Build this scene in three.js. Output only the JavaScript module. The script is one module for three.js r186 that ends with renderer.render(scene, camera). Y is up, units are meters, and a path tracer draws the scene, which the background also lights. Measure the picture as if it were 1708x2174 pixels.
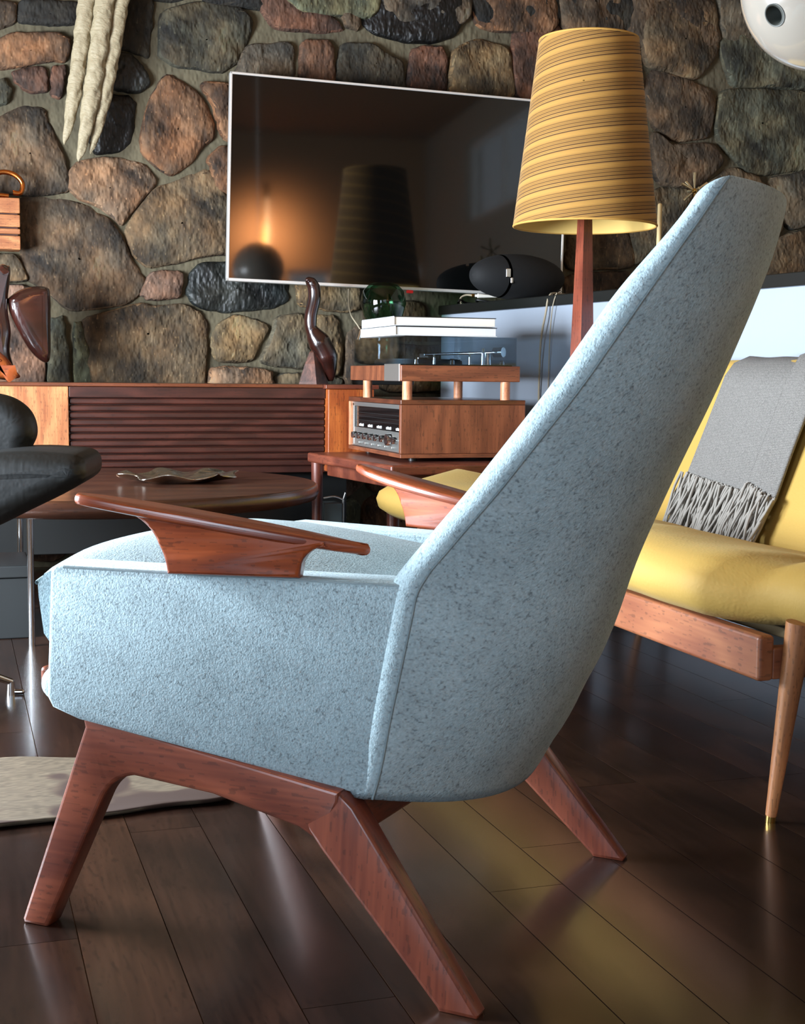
import * as THREE from 'three';
import { RoundedBoxGeometry } from 'three/addons/geometries/RoundedBoxGeometry.js';
import { mergeGeometries, toCreasedNormals } from 'three/addons/utils/BufferGeometryUtils.js';
import { RectAreaLightUniformsLib } from 'three/addons/lights/RectAreaLightUniformsLib.js';

// ---------------------------------------------------------------- camera, light, exposure
RectAreaLightUniformsLib.init();
const scene = new THREE.Scene();
const camera = new THREE.PerspectiveCamera(2 * Math.atan(1087 / 2940) * 180 / Math.PI, 1708 / 2174, 0.05, 60);
camera.position.set(0, 0.74, 0);
camera.rotation.set(-Math.atan((1087 - 797.6) / 2940), -18 * Math.PI / 180, 0.010, 'YXZ');
scene.add(camera);

const renderer = new THREE.WebGLRenderer({ antialias: true });
renderer.toneMapping = THREE.LinearToneMapping;
renderer.toneMappingExposure = 1.05;
renderer.shadowMap.enabled = true;

scene.background = new THREE.Color(0.9, 1.05, 1.2);          // overcast daylight outside the windows
scene.backgroundIntensity = 1.0;

// daylight in the window openings: x, y, z of the centre, width, height, what it looks at
function daylight(x, y, z, w, h, tx, ty, tz, color, intensity) {
  const l = new THREE.RectAreaLight(color, intensity, w, h);
  l.position.set(x, y, z); l.lookAt(tx, ty, tz); scene.add(l);
}
const SIDE_WINDOW = { z0: -3.9, z1: -2.3, y0: 0.42, y1: 1.38 };
const NEAR_WINDOW = { z0: -0.4, z1: 1.2, y0: 0.4, y1: 1.6 };
const REAR_WINDOW = { x0: -1.2, x1: 1.2, y0: 0.9, y1: 2.1 };
daylight(-1.46, 0.9, -3.1, 1.5, 0.9, 1, 0.9, -3.1, 0xeaf4ff, 92);
daylight(-1.46, 1.0, 0.4, 1.55, 1.1, 1, 1.0, 0.4, 0xd6e9ff, 11);
daylight(0.0, 1.5, 2.92, 2.3, 1.1, 0.0, 1.5, -1, 0xeef5ff, 1.2);

// ---------------------------------------------------------------- small tools
let seed = 7;
const rnd = () => { seed = (seed * 1664525 + 1013904223) >>> 0; return seed / 4294967296; };
const rr = (a, b) => a + (b - a) * rnd();
const used = {};
function numbered(name) { used[name] = (used[name] ?? -1) + 1; return used[name] ? name + '_' + String(used[name]).padStart(3, '0') : name; }
function shade(o) { o.castShadow = true; o.receiveShadow = true; return o; }
function thing(name, label, category, [x, y, z] = [0, 0, 0], turn = 0, group) {
  const o = new THREE.Group(); o.name = numbered(name); o.position.set(x, y, z); o.rotation.y = turn;
  o.userData = { label, category }; if (group) o.userData.group = group;
  scene.add(o); return o;
}
function struct(name, parts = []) { const o = new THREE.Group(); o.name = name; o.userData = { kind: 'structure' }; scene.add(o); for (const p of parts) o.add(p); return o; }
function part(name, geometries, material, parent, label) {
  const list = Array.isArray(geometries) ? geometries : [geometries];
  const g = list.length > 1 ? mergeGeometries(list.map((q) => strip(q))) : list[0];
  const m = shade(new THREE.Mesh(g, material)); m.name = name; if (label) m.userData.label = label;
  if (parent) parent.add(m); return m;
}
function strip(g) {                                              // position, normal, uv only, non-indexed
  const q = g.index ? g.toNonIndexed() : g;
  for (const k of Object.keys(q.attributes)) if (!['position', 'normal', 'uv'].includes(k)) q.deleteAttribute(k);
  if (!q.attributes.uv) q.setAttribute('uv', new THREE.Float32BufferAttribute(new Float32Array(q.attributes.position.count * 2), 2));
  q.morphAttributes = {}; q.clearGroups(); return q;
}
// texture coordinates in metres, the grain running along one axis
function uvm(g, size = 1, grain = 'x', off = 0) {
  const q = strip(g), p = q.attributes.position, uv = q.attributes.uv, A = new THREE.Vector3(), B = new THREE.Vector3(), Cc = new THREE.Vector3();
  const G = 'xyz'.indexOf(grain);
  for (let i = 0; i < p.count; i += 3) {
    A.fromBufferAttribute(p, i); B.fromBufferAttribute(p, i + 1); Cc.fromBufferAttribute(p, i + 2);
    const n = B.clone().sub(A).cross(Cc.clone().sub(A)), an = [Math.abs(n.x), Math.abs(n.y), Math.abs(n.z)];
    const d = an[0] >= an[1] && an[0] >= an[2] ? 0 : an[1] >= an[2] ? 1 : 2;
    let u, v;
    if (d !== G) { u = G; v = 3 - d - G; } else { u = (G + 1) % 3; v = (G + 2) % 3; }
    [A, B, Cc].forEach((P, k) => { const c = [P.x, P.y, P.z]; uv.setXY(i + k, c[u] / size + off, c[v] / size + off * 0.37); });
  }
  return q;
}
const at = (g, x = 0, y = 0, z = 0, rx = 0, ry = 0, rz = 0) => g.applyMatrix4(new THREE.Matrix4().compose(new THREE.Vector3(x, y, z), new THREE.Quaternion().setFromEuler(new THREE.Euler(rx, ry, rz, 'YXZ')), new THREE.Vector3(1, 1, 1)));
function box(x0, x1, y0, y1, z0, z1, r = 0.003) {
  const w = x1 - x0, h = y1 - y0, d = z1 - z0;
  const g = r > 0 ? new RoundedBoxGeometry(w, h, d, 2, Math.min(r, w / 2.01, h / 2.01, d / 2.01)) : new THREE.BoxGeometry(w, h, d);
  return at(g, (x0 + x1) / 2, (y0 + y1) / 2, (z0 + z1) / 2);
}
const V = (x, y, z) => new THREE.Vector3(x, y, z);
const tube = (pts, r, n = 24, k = 8, closed = false) => new THREE.TubeGeometry(new THREE.CatmullRomCurve3(pts.map((p) => V(...p)), closed), n, r, k, closed);
function rod(a, b, ra, rb = ra, k = 14) {                        // tapered round bar from a to b
  const A = V(...a), B = V(...b), d = B.clone().sub(A), g = new THREE.CylinderGeometry(rb, ra, d.length(), k);
  g.translate(0, d.length() / 2, 0);
  g.applyQuaternion(new THREE.Quaternion().setFromUnitVectors(V(0, 1, 0), d.normalize())); g.translate(...a); return g;
}
const flat = (g) => { const q = strip(g); q.computeVertexNormals(); return q; };
const lathe = (pts, n = 48) => new THREE.LatheGeometry(pts.map((p) => new THREE.Vector2(...p)), n);
function slabOf(shapePts, depth, bevel = 0.004, smooth = false, seg = 3, curve = 8) {   // outline in x,y, thickness along z centred on 0
  let s;
  if (smooth) { s = new THREE.Shape(new THREE.SplineCurve([...shapePts, shapePts[0]].map((p) => new THREE.Vector2(...p))).getPoints(smooth === true ? 60 : smooth)); }
  else { s = new THREE.Shape(); shapePts.forEach((p, i) => (p.length === 4 ? s.quadraticCurveTo(p[2], p[3], p[0], p[1]) : p.length === 6 ? s.bezierCurveTo(p[2], p[3], p[4], p[5], p[0], p[1]) : i ? s.lineTo(p[0], p[1]) : s.moveTo(p[0], p[1]))); s.closePath(); }
  const g = new THREE.ExtrudeGeometry(s, { depth: depth - 2 * bevel, bevelEnabled: bevel > 0, bevelThickness: bevel, bevelSize: bevel, bevelOffset: -bevel, bevelSegments: seg, curveSegments: curve });
  g.translate(0, 0, -(depth - 2 * bevel) / 2); return toCreasedNormals(g, 0.75);
}
// a surface from rows of points (each row a closed or open ring)
function skin(rows, closed = true) {
  const n = rows[0].length, pos = [], uv = [], idx = [];
  rows.forEach((r, j) => r.forEach((p, i) => { pos.push(...p); uv.push(i / n, j / rows.length); }));
  const m = closed ? n : n - 1;
  for (let j = 0; j + 1 < rows.length; j++) for (let i = 0; i < m; i++) {
    const a = j * n + i, b = j * n + (i + 1) % n, c = a + n, d = b + n;
    idx.push(a, b, d, a, d, c);
  }
  const g = new THREE.BufferGeometry();
  g.setAttribute('position', new THREE.Float32BufferAttribute(pos, 3)); g.setAttribute('uv', new THREE.Float32BufferAttribute(uv, 2));
  g.setIndex(idx); g.computeVertexNormals(); return g;
}
const lerp = (a, b, t) => a + (b - a) * t;
const sstep = (a, b, x) => { const t = Math.min(1, Math.max(0, (x - a) / (b - a))); return t * t * (3 - 2 * t); };
function table(xs, ys) { return (x) => { if (x <= xs[0]) return ys[0]; for (let i = 1; i < xs.length; i++) if (x <= xs[i]) { const t = (x - xs[i - 1]) / (xs[i] - xs[i - 1]); return lerp(ys[i - 1], ys[i], t); } return ys[ys.length - 1]; }; }

// ---------------------------------------------------------------- textures and materials
function lattice(s) { const h = (x, y) => { let n = Math.imul(x + s * 101, 374761393) + Math.imul(y + s * 57, 668265263); n = Math.imul(n ^ (n >>> 13), 1274126177); return ((n ^ (n >>> 16)) >>> 0) / 4294967296; };
  return (x, y, px, py) => { const xi = Math.floor(x), yi = Math.floor(y), fx = x - xi, fy = y - yi, sx = fx * fx * (3 - 2 * fx), sy = fy * fy * (3 - 2 * fy); const w = (v, p) => ((v % p) + p) % p;
    const a = h(w(xi, px), w(yi, py)), b = h(w(xi + 1, px), w(yi, py)), c = h(w(xi, px), w(yi + 1, py)), d = h(w(xi + 1, px), w(yi + 1, py)); return lerp(lerp(a, b, sx), lerp(c, d, sx), sy); }; }
function fbm(n, u, v, fx, fy, oct) { let s = 0, a = 0.5, t = 0; for (let o = 0; o < oct; o++) { s += a * n(u * fx, v * fy, fx, fy); t += a; a *= 0.5; fx *= 2; fy *= 2; } return s / t; }
function tex(w, h, f, srgb = true) {
  const d = new Uint8Array(w * h * 4);
  for (let y = 0; y < h; y++) for (let x = 0; x < w; x++) { const c = f(x / w, y / h, x, y), i = (y * w + x) * 4; d[i] = Math.max(0, Math.min(255, c[0])); d[i + 1] = Math.max(0, Math.min(255, c[1])); d[i + 2] = Math.max(0, Math.min(255, c[2])); d[i + 3] = 255; }
  const t = new THREE.DataTexture(d, w, h); t.wrapS = t.wrapT = THREE.RepeatWrapping; t.magFilter = THREE.LinearFilter; t.minFilter = THREE.LinearFilter;
  if (srgb) t.colorSpace = THREE.SRGBColorSpace; t.needsUpdate = true; return t;
}
const hex = (c) => [(c >> 16) & 255, (c >> 8) & 255, c & 255];
const mix3 = (a, b, t) => [lerp(a[0], b[0], t), lerp(a[1], b[1], t), lerp(a[2], b[2], t)];
function woodTex(dark, light, s, rings = 7) {                   // grain along u
  const n = lattice(s), D = hex(dark), L = hex(light);
  return tex(1024, 512, (u, v) => {
    const warp = fbm(n, u, v, 2, 3, 3), r = 0.5 + 0.5 * Math.sin((v * rings + warp * 3.2) * Math.PI * 2);
    const fine = fbm(n, u, v, 8, 160, 2), pore = n(u * 48, v * 300, 48, 300);
    let t = 0.35 * r + 0.35 * fine + 0.3 * fbm(n, u, v, 3, 12, 3);
    const c = mix3(D, L, Math.min(1, Math.max(0, (t - 0.18) * 1.5))); const k = pore > 0.8 ? 0.82 : 1; return [c[0] * k, c[1] * k, c[2] * k];
  });
}
const std = (o) => new THREE.MeshStandardMaterial(o), phy = (o) => new THREE.MeshPhysicalMaterial(o);
const wood = (dark, light, s, rough, coat = 0, rings) => phy({ map: woodTex(dark, light, s, rings), roughness: rough, clearcoat: coat, clearcoatRoughness: 0.25 });
const nF = lattice(3);
const feltT = tex(512, 512, (u, v) => {
  const a = nF(u * 90, v * 90, 90, 90), b = nF(u * 150 + 7, v * 150, 150, 150), c = fbm(nF, u, v, 6, 6, 3);
  let t = 0.5 * a + 0.5 * b, k = 1 + (t - 0.5) * 0.22 + (t < 0.36 ? -0.7 * (0.36 - t) : 0) + (c - 0.5) * 0.12;
  return [150 * k, 171 * k, 177 * k];
});
const feltB = tex(512, 512, (u, v) => { const k = 255 * (0.5 * nF(u * 128, v * 128, 128, 128) + 0.5 * nF(u * 250, v * 250, 250, 250)); return [k, k, k]; }, false);
const M = {};
M.felt = phy({ map: feltT, bumpMap: feltB, bumpScale: 0.0006, roughness: 0.95, sheen: 0.25, sheenRoughness: 0.6, sheenColor: new THREE.Color(0.7, 0.85, 0.9) });
M.pipe = M.felt;
M.teak = wood(0x54261a, 0x84462f, 11, 0.38, 0.35, 5);
M.teakArm = wood(0x662a14, 0xa04e26, 12, 0.32, 0.5, 4);
M.walnut = wood(0x5d3220, 0x8a5134, 13, 0.45, 0.1, 9);
M.walnutTop = wood(0x4a2616, 0x6f3c25, 14, 0.3, 0.4, 6);
M.paleTeak = wood(0x8d5230, 0xc48a58, 15, 0.5, 0.1, 5);
M.orangeTeak = wood(0x7a3414, 0xb9652c, 16, 0.45, 0.2, 5);
M.tambour = wood(0x2a110b, 0x4a241b, 17, 0.42, 0.25, 6);
M.sofaWood = wood(0x74402a, 0x9a6240, 18, 0.45, 0.1, 5);
M.legWood = wood(0x8f5a38, 0xb98052, 24, 0.45, 0.1, 4);
M.postWood = wood(0xb0714e, 0xd79a74, 19, 0.5, 0, 5);
M.tableWood = wood(0x3a2116, 0x623c28, 20, 0.3, 0.4, 6);
M.sculptWood = wood(0x1c0c09, 0x3a1a14, 21, 0.14, 0.9, 5);
M.lampWood = wood(0x5c2618, 0x8a4630, 22, 0.35, 0.3, 4);
const nY = lattice(31);
const yellowB = tex(512, 512, (u, v) => { const k = 255 * (0.7 * fbm(nY, u, v, 5, 4, 4) + 0.3 * nY(u * 200, v * 200, 200, 200)); return [k, k, k]; }, false);
M.yellow = phy({ color: 0xa9893f, bumpMap: yellowB, bumpScale: 0.0008, roughness: 0.75, sheen: 0.2, sheenColor: new THREE.Color(0.9, 0.8, 0.4) });
const knitT = tex(256, 256, (u, v) => { const s = 0.5 + 0.5 * Math.sin((u * 32) * Math.PI * 2 + Math.sin(v * 64 * Math.PI * 2) * 1.2), q = 0.5 + 0.5 * Math.sin(v * 64 * Math.PI * 2), f = nY(u * 128, v * 128, 128, 128); const k = 0.5 + 0.25 * s + 0.15 * q + 0.4 * f; return [118 * k, 116 * k, 112 * k]; });
M.knit = phy({ map: knitT, bumpMap: knitT, bumpScale: 0.002, roughness: 0.95, sheen: 0.2 });
M.yarn = std({ color: 0x8b8780, roughness: 0.95 });
const nS = lattice(41);
const stoneT = tex(1024, 1024, (u, v) => {
  const big = fbm(nS, u, v, 5, 5, 5), str = fbm(nS, u, v, 36, 16, 3), fl = nS(u * 110, v * 34, 110, 34), warm = fbm(nS, u + 0.31, v + 0.17, 6, 6, 3);
  let k = 0.1 + 1.25 * big + 0.5 * (str - 0.5); if (fl > 0.84) k += (fl - 0.84) * 3.2; if (fl < 0.13) k -= (0.13 - fl) * 2.5;
  k = Math.max(0.12, k * 0.92); return [232 * k * (0.9 + 0.2 * warm), 225 * k, 218 * k * (1.08 - 0.2 * warm)];
});
const stoneB = tex(1024, 1024, (u, v) => { const k = 255 * (0.5 * fbm(nS, u, v, 8, 7, 4) + 0.5 * fbm(nS, u + 0.2, v, 44, 26, 2)); return [k, k, k]; }, false);
const STONES = { brown: 0x7a6850, red: 0x7d5b46, pink: 0x977a66, black: 0x181b1b, green: 0x70735f, dark: 0x434036, grey: 0x6f6758 };
const stoneMats = {};
for (const [k, c] of Object.entries(STONES)) stoneMats[k] = [0, 1, 2].map((i) => { const q = new THREE.Color(c); q.offsetHSL((i - 1) * 0.008, (i - 1) * 0.03, (i - 1) * 0.025); return std({ color: q, map: stoneT, bumpMap: stoneB, bumpScale: 0.013, roughness: k === 'black' ? 0.55 : 0.85 }); });
M.mortar = std({ color: 0x6b6350, map: tex(512, 512, (u, v) => { const k = 150 + 105 * fbm(nS, u, v, 6, 6, 5); return [k, k, k * 0.97]; }), bumpMap: stoneB, bumpScale: 0.012, roughness: 0.95 });
const floorMats = [0, 1, 2, 3, 4].map((i) => phy({ map: woodTex([0x1a100c, 0x1d120d, 0x170e0a, 0x20140e, 0x1b110d][i], [0x2f1f17, 0x352218, 0x2a1b15, 0x3b261b, 0x322018][i], 50 + i, 4), roughness: 0.24, clearcoat: 0.18, clearcoatRoughness: 0.12 }));
M.subfloor = std({ color: 0x8d6a4c, roughness: 0.7 });
M.plaster = std({ color: 0xa89c8a, roughness: 0.9 });
M.warmWall = std({ color: 0xb08a62, roughness: 0.8 });
M.ceiling = std({ color: 0x8f6f50, roughness: 0.9 });
M.white = phy({ color: 0x959fac, roughness: 0.32, clearcoat: 0.3, clearcoatRoughness: 0.2 });
M.frameWhite = std({ color: 0xe2e2de, roughness: 0.5 });
M.blackTop = phy({ color: 0x101211, roughness: 0.3 });
M.blackPlastic = phy({ color: 0x101212, roughness: 0.45 });
M.blackFabric = phy({ color: 0x0e1012, roughness: 0.8 });
M.blackLeather = phy({ color: 0x050807, roughness: 0.5, bumpMap: feltB, bumpScale: 0.0005 });
M.chrome = std({ color: 0xd8dadb, metalness: 1, roughness: 0.12 });
M.silver = std({ color: 0xcfcfcb, metalness: 0.9, roughness: 0.32 });
M.brass = std({ color: 0xc9a45a, metalness: 1, roughness: 0.28 });
M.gold = std({ color: 0xe6d8ae, metalness: 0.6, roughness: 0.35 });
M.copper = std({ color: 0xc97a3c, metalness: 1, roughness: 0.22 });
M.screen = phy({ color: 0x060707, roughness: 0.05, ior: 1.7 });
M.paper = std({ color: 0xe8e4d8, roughness: 0.8 });
M.paperCool = std({ color: 0xdfe3e4, roughness: 0.7 });
M.glass = phy({ color: 0xd2dbe0, transmission: 1, thickness: 0, roughness: 0.04, ior: 1.45 });
M.clear = phy({ color: 0xffffff, transmission: 1, thickness: 0, roughness: 0.02, ior: 1.5 });
M.greenGlass = phy({ color: 0x8fb8a0, roughness: 0.03, transmission: 1, thickness: 0, ior: 1.5 });
M.globe = phy({ color: 0x8a847a, roughness: 0.16, clearcoat: 0.6 });
M.beigeCord = std({ color: 0x9c927c, roughness: 0.6 });
M.greyBox = std({ color: 0x15191a, roughness: 0.6 });

// ---------------------------------------------------------------- the room
const X0 = -1.5, X1 = 3.9, Z0 = -5.4, Z1 = 3.0, TOP = 3.3;
const floor = struct('floor');
part('subfloor', uvm(box(X0 - 0.15, X1 + 0.15, -0.15, -0.004, Z0 - 0.15, Z1 + 0.15, 0)), M.subfloor, floor);
{
  const P = 0.1157, bw = P - 0.0016;
  for (let k = -5; k < 27; k++) {
    const x0 = 0.143 + k * P; let z = -5.36 + rr(-0.9, 0);
    while (z < 0.1) {
      const L = rr(0.75, 1.45), a = Math.max(-5.38, z), b = Math.min(0.2, z + L - 0.0012);
      if (b - a > 0.05) part('plank', uvm(at(new THREE.BoxGeometry(bw, 0.02, b - a), x0 + P / 2, -0.01, (a + b) / 2), 0.9, 'z', rnd()), floorMats[Math.floor(rnd() * 5)], floor);
      z += L;
    }
  }
  const xa = 0.143 - 5 * P, xb = 0.143 + 27 * P;                  // the rest of the floor, outside the picture
  part('plank', [uvm(box(X0, xa - 0.001, -0.02, 0, Z0, Z1, 0), 0.9, 'z'), uvm(box(xb, X1, -0.02, 0, Z0, Z1, 0), 0.9, 'z'), uvm(box(xa, xb, -0.02, 0, 0.201, Z1, 0), 0.9, 'z')], floorMats[1], floor);
}
struct('ceiling', [part('plaster', box(X0 - 0.15, X1 + 0.15, TOP, TOP + 0.15, Z0 - 0.15, Z1 + 0.15, 0), M.ceiling)]);
const wallBack = struct('wall_back');
part('mortar', uvm(box(X0 - 0.15, X1 + 0.15, 0, TOP, Z0 - 0.15, Z0, 0), 0.7), M.mortar, wallBack);
// walls with openings: [along0, along1, y0, y1] of each window; solid pieces fill the rest
function pierced(a0, a1, holes, make) {
  const cuts = [...new Set([a0, a1, ...holes.flatMap((h) => [h[0], h[1]])])].sort((p, q) => p - q), out = [];
  for (let i = 0; i + 1 < cuts.length; i++) {
    const m = (cuts[i] + cuts[i + 1]) / 2; let y = 0;
    for (const h of holes.filter((k) => k[0] < m && k[1] > m).sort((p, q) => p[2] - q[2])) { if (h[2] > y) out.push(make(cuts[i], cuts[i + 1], y, h[2])); y = h[3]; }
    if (y < TOP) out.push(make(cuts[i], cuts[i + 1], y, TOP));
  }
  return out;
}
const W = SIDE_WINDOW, R = REAR_WINDOW, T = 0.15;
const HOLES = { left: [[W.z0, W.z1, W.y0, W.y1], [NEAR_WINDOW.z0, NEAR_WINDOW.z1, NEAR_WINDOW.y0, NEAR_WINDOW.y1]], right: [[-0.3, 1.6, 2.3, 3.0]], front: [[R.x0, R.x1, R.y0, R.y1], [2.5, 2.95, 1.66, 2.0], [3.1, 3.85, 1.93, 2.08]] };
struct('wall_left', [part('plaster', pierced(Z0, Z1, HOLES.left, (a, b, y0, y1) => box(X0 - T, X0, y0, y1, a, b, 0)), M.plaster)]);
struct('wall_right', [part('plaster', pierced(Z0, Z1, HOLES.right, (a, b, y0, y1) => box(X1, X1 + T, y0, y1, a, b, 0)), M.plaster)]);
struct('wall_front', [part('panelling', pierced(X0 - T, X1 + T, HOLES.front, (a, b, y0, y1) => box(a, b, y0, y1, Z1, Z1 + T, 0)), M.warmWall)]);
let windows = 0;
function glaze([a, b, y0, y1], plane, out, alongX) {
  const f = Math.min(0.05, (y1 - y0) * 0.12), m = (a + b) / 2, w = struct('window_' + (++windows)), two = b - a > 1.2;
  const bar = (p, q, r, s, d0 = 0.05, d1 = 0.1) => alongX ? box(p, q, r, s, plane + out * d0 - (out < 0 ? d1 - d0 : 0), plane + out * d0 + (out > 0 ? d1 - d0 : 0), 0.002) : box(plane + Math.min(out * d0, out * d1), plane + Math.max(out * d0, out * d1), r, s, p, q, 0.002);
  part('window_frame', [bar(a, b, y0, y0 + f), bar(a, b, y1 - f, y1), bar(a, a + f, y0 + f, y1 - f), bar(b - f, b, y0 + f, y1 - f), ...(two ? [bar(m - f / 2, m + f / 2, y0 + f, y1 - f)] : [])], M.frameWhite, w);
  for (const [p, q] of two ? [[a + f, m - f / 2], [m + f / 2, b - f]] : [[a + f, b - f]]) part('pane', bar(p, q, y0 + f, y1 - f, 0.075, 0.079), M.clear, w);
}
for (const h of HOLES.left) glaze(h, X0, -1, false);
for (const h of HOLES.right) glaze(h, X1, 1, false);
for (const h of HOLES.front) glaze(h, Z1, 1, true);
{
  // a warm tube sconce on the wall behind the camera, seen only as the glow in the television
  const t = thing('wall_sconce', 'slim warm tube sconce on the wooden wall behind the camera, mirrored in the television', 'lamp', [2.3, 2.14, 2.96]);
  part('backplate', box(-0.03, 0.03, -0.02, 0.65, 0.005, 0.04, 0.003), M.brass, t);
  part('tube', rod([0, 0.06, -0.06], [0, 0.53, -0.06], 0.014), std({ color: 0xfff0d8, emissive: 0xffc490, emissiveIntensity: 2.5 }), t);
  for (const y of [0.045, 0.545]) part('holder', rod([0, y, 0.01], [0, y, -0.075], 0.016), M.brass, t);
  const l = new THREE.SpotLight(0xffc9a0, 20, 0, 1.3, 0.9); l.position.set(2.25, 2.35, 2.55); l.target.position.set(2.3, 2.25, 3.0); l.castShadow = true; scene.add(l, l.target);
}

// stones of the back wall: each one an uneven boulder face set in the mortar, its outline in metres along the wall
function stone(kind, flat) {
  const pts = []; for (let i = 0; i < flat.length; i += 2) pts.push(V(flat[i], flat[i + 1], 0));
  const soft = []; pts.forEach((p, i) => { const q = pts[(i + 1) % pts.length]; soft.push(p.clone().lerp(q, 0.16), p.clone().lerp(q, 0.5), p.clone().lerp(q, 0.84)); });
  const ring = new THREE.CatmullRomCurve3(soft, true, 'catmullrom', 0.4).getPoints(44).slice(0, 44), c = V(0, 0, 0);
  ring.forEach((p) => c.addScaledVector(p, 1 / ring.length));
  const size = Math.max(...ring.map((p) => p.distanceTo(c))), s = Math.floor(rnd() * 999), n = lattice(s), tx = rr(-0.05, 0.05), ty = rr(-0.06, 0.03), out = rr(0.0, 0.015);
  const rise = [[1.1, -0.02], [1.08, 0.002], [1.05, 0.012], [0.97, 0.02], [0.75, 0.025], [0.5, 0.026], [0.25, 0.027], [0.02, 0.027]];
  const rows = rise.map(([k, z]) => ring.map((p) => {
    const x = c.x + (p.x - c.x) * k, y = c.y + (p.y - c.y) * k, j = 0.009 * (n(x * 60, y * 60, 999, 999) - 0.5) * (k > 0.9 ? 1 : 0);
    const bump = 0.045 * (fbm(n, x + 9, y + 9, 11, 11, 3) - 0.5) + tx * (x - c.x) + ty * (y - c.y);
    return [x + j, y + j * 0.7, z + (z > 0 ? out + bump * Math.min(1, size / 0.12) : 0)];
  }));
  const g = skin(rows); uvm(g, 0.55, 'x', rnd() * 5);
  const q = uvm(g, 0.55, 'x', rr(0, 5)), m = part('stone', q, stoneMats[kind][Math.floor(rnd() * 3)], wallBack); m.position.z = Z0; return m;
}
stone('brown', [0.16, 2.08, 0.16, 1.98, 0.19, 1.98, 0.25, 2.01, 0.25, 2.08, 0.19, 2.08]);
stone('dark', [0.26, 2.01, 0.39, 2.01, 0.46, 2.02, 0.48, 2.10, 0.27, 2.09]);
stone('red', [0.16, 1.86, 0.21, 1.84, 0.29, 1.86, 0.36, 1.88, 0.42, 1.88, 0.44, 1.96, 0.39, 1.98, 0.24, 1.97, 0.19, 1.94]);
stone('red', [0.25, 1.79, 0.29, 1.76, 0.36, 1.77, 0.35, 1.86, 0.28, 1.85, 0.23, 1.83]);
stone('red', [0.37, 1.76, 0.41, 1.75, 0.43, 1.87, 0.37, 1.86]);
stone('green', [0.16, 1.70, 0.22, 1.72, 0.23, 1.77, 0.21, 1.81, 0.16, 1.78]);
stone('brown', [0.15, 1.44, 0.18, 1.40, 0.33, 1.40, 0.43, 1.42, 0.42, 1.51, 0.36, 1.66, 0.34, 1.70, 0.27, 1.71, 0.15, 1.63]);
stone('black', [0.59, 1.80, 0.69, 1.79, 0.73, 1.82, 0.73, 1.86, 0.70, 1.90, 0.66, 1.93, 0.59, 1.92]);
stone('black', [0.51, 1.61, 0.53, 1.56, 0.63, 1.57, 0.67, 1.62, 0.68, 1.74, 0.66, 1.77, 0.57, 1.77]);
stone('dark', [0.60, 1.95, 0.68, 1.94, 0.73, 1.92, 0.74, 2.01, 0.75, 2.13, 0.62, 2.12]);
stone('dark', [0.78, 2.03, 0.78, 1.93, 0.84, 1.90, 0.91, 1.90, 1.00, 1.89, 1.06, 1.93, 1.09, 1.98, 1.12, 2.07, 1.09, 2.12, 0.93, 2.14, 0.79, 2.09]);
stone('red', [0.74, 1.77, 0.70, 1.63, 0.71, 1.57, 0.78, 1.51, 0.82, 1.50, 0.89, 1.55, 0.92, 1.60, 0.97, 1.64, 0.97, 1.70, 0.92, 1.79, 0.83, 1.85, 0.79, 1.85]);
stone('red', [0.98, 1.74, 1.00, 1.65, 1.06, 1.63, 1.06, 1.84, 0.92, 1.84]);
stone('red', [0.97, 1.50, 0.98, 1.45, 1.06, 1.42, 1.06, 1.60, 1.00, 1.61, 0.95, 1.56]);
stone('pink', [0.44, 1.48, 0.44, 1.42, 0.48, 1.38, 0.55, 1.36, 0.62, 1.30, 0.65, 1.34, 0.70, 1.40, 0.75, 1.46, 0.71, 1.53, 0.57, 1.54, 0.47, 1.52]);
stone('brown', [0.68, 1.34, 0.64, 1.27, 0.67, 1.20, 0.73, 1.15, 0.84, 1.17, 0.93, 1.20, 1.06, 1.21, 1.06, 1.36, 1.02, 1.41, 0.95, 1.52, 0.84, 1.47, 0.75, 1.43]);
stone('brown', [0.25, 1.31, 0.25, 1.17, 0.28, 1.09, 0.36, 1.04, 0.43, 0.98, 0.52, 0.99, 0.63, 1.01, 0.68, 1.05, 0.70, 1.10, 0.66, 1.15, 0.59, 1.29, 0.50, 1.35, 0.38, 1.38, 0.26, 1.37]);
stone('brown', [0.15, 1.19, 0.24, 1.19, 0.24, 1.36, 0.15, 1.36]);
stone('brown', [0.14, 1.07, 0.21, 1.07, 0.28, 1.08, 0.24, 1.17, 0.15, 1.17]);
stone('pink', [0.69, 1.04, 0.73, 1.02, 0.84, 1.03, 0.85, 1.08, 0.85, 1.13, 0.78, 1.13, 0.73, 1.12]);
stone('black', [0.88, 1.04, 0.92, 1.00, 1.02, 0.98, 1.09, 0.99, 1.20, 1.00, 1.26, 1.03, 1.26, 1.12, 1.17, 1.17, 1.02, 1.17, 0.93, 1.16, 0.89, 1.12]);
stone('brown', [0.48, 0.87, 0.50, 0.79, 0.53, 0.69, 0.92, 0.69, 0.93, 0.84, 0.94, 0.93, 0.91, 0.97, 0.85, 1.00, 0.75, 0.99, 0.69, 1.00, 0.59, 0.97, 0.49, 0.94]);
stone('green', [0.34, 0.68, 0.43, 0.68, 0.41, 0.94, 0.35, 0.93]);
stone('green', [0.44, 0.68, 0.51, 0.69, 0.49, 0.83, 0.47, 0.92, 0.44, 0.92]);
stone('pink', [0.14, 0.68, 0.33, 0.68, 0.33, 0.98, 0.27, 1.05, 0.14, 1.05]);
stone('brown', [0.96, 0.86, 0.98, 0.79, 1.12, 0.79, 1.16, 0.86, 1.19, 0.93, 1.14, 0.95, 1.06, 0.97, 0.99, 0.93]);
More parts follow.
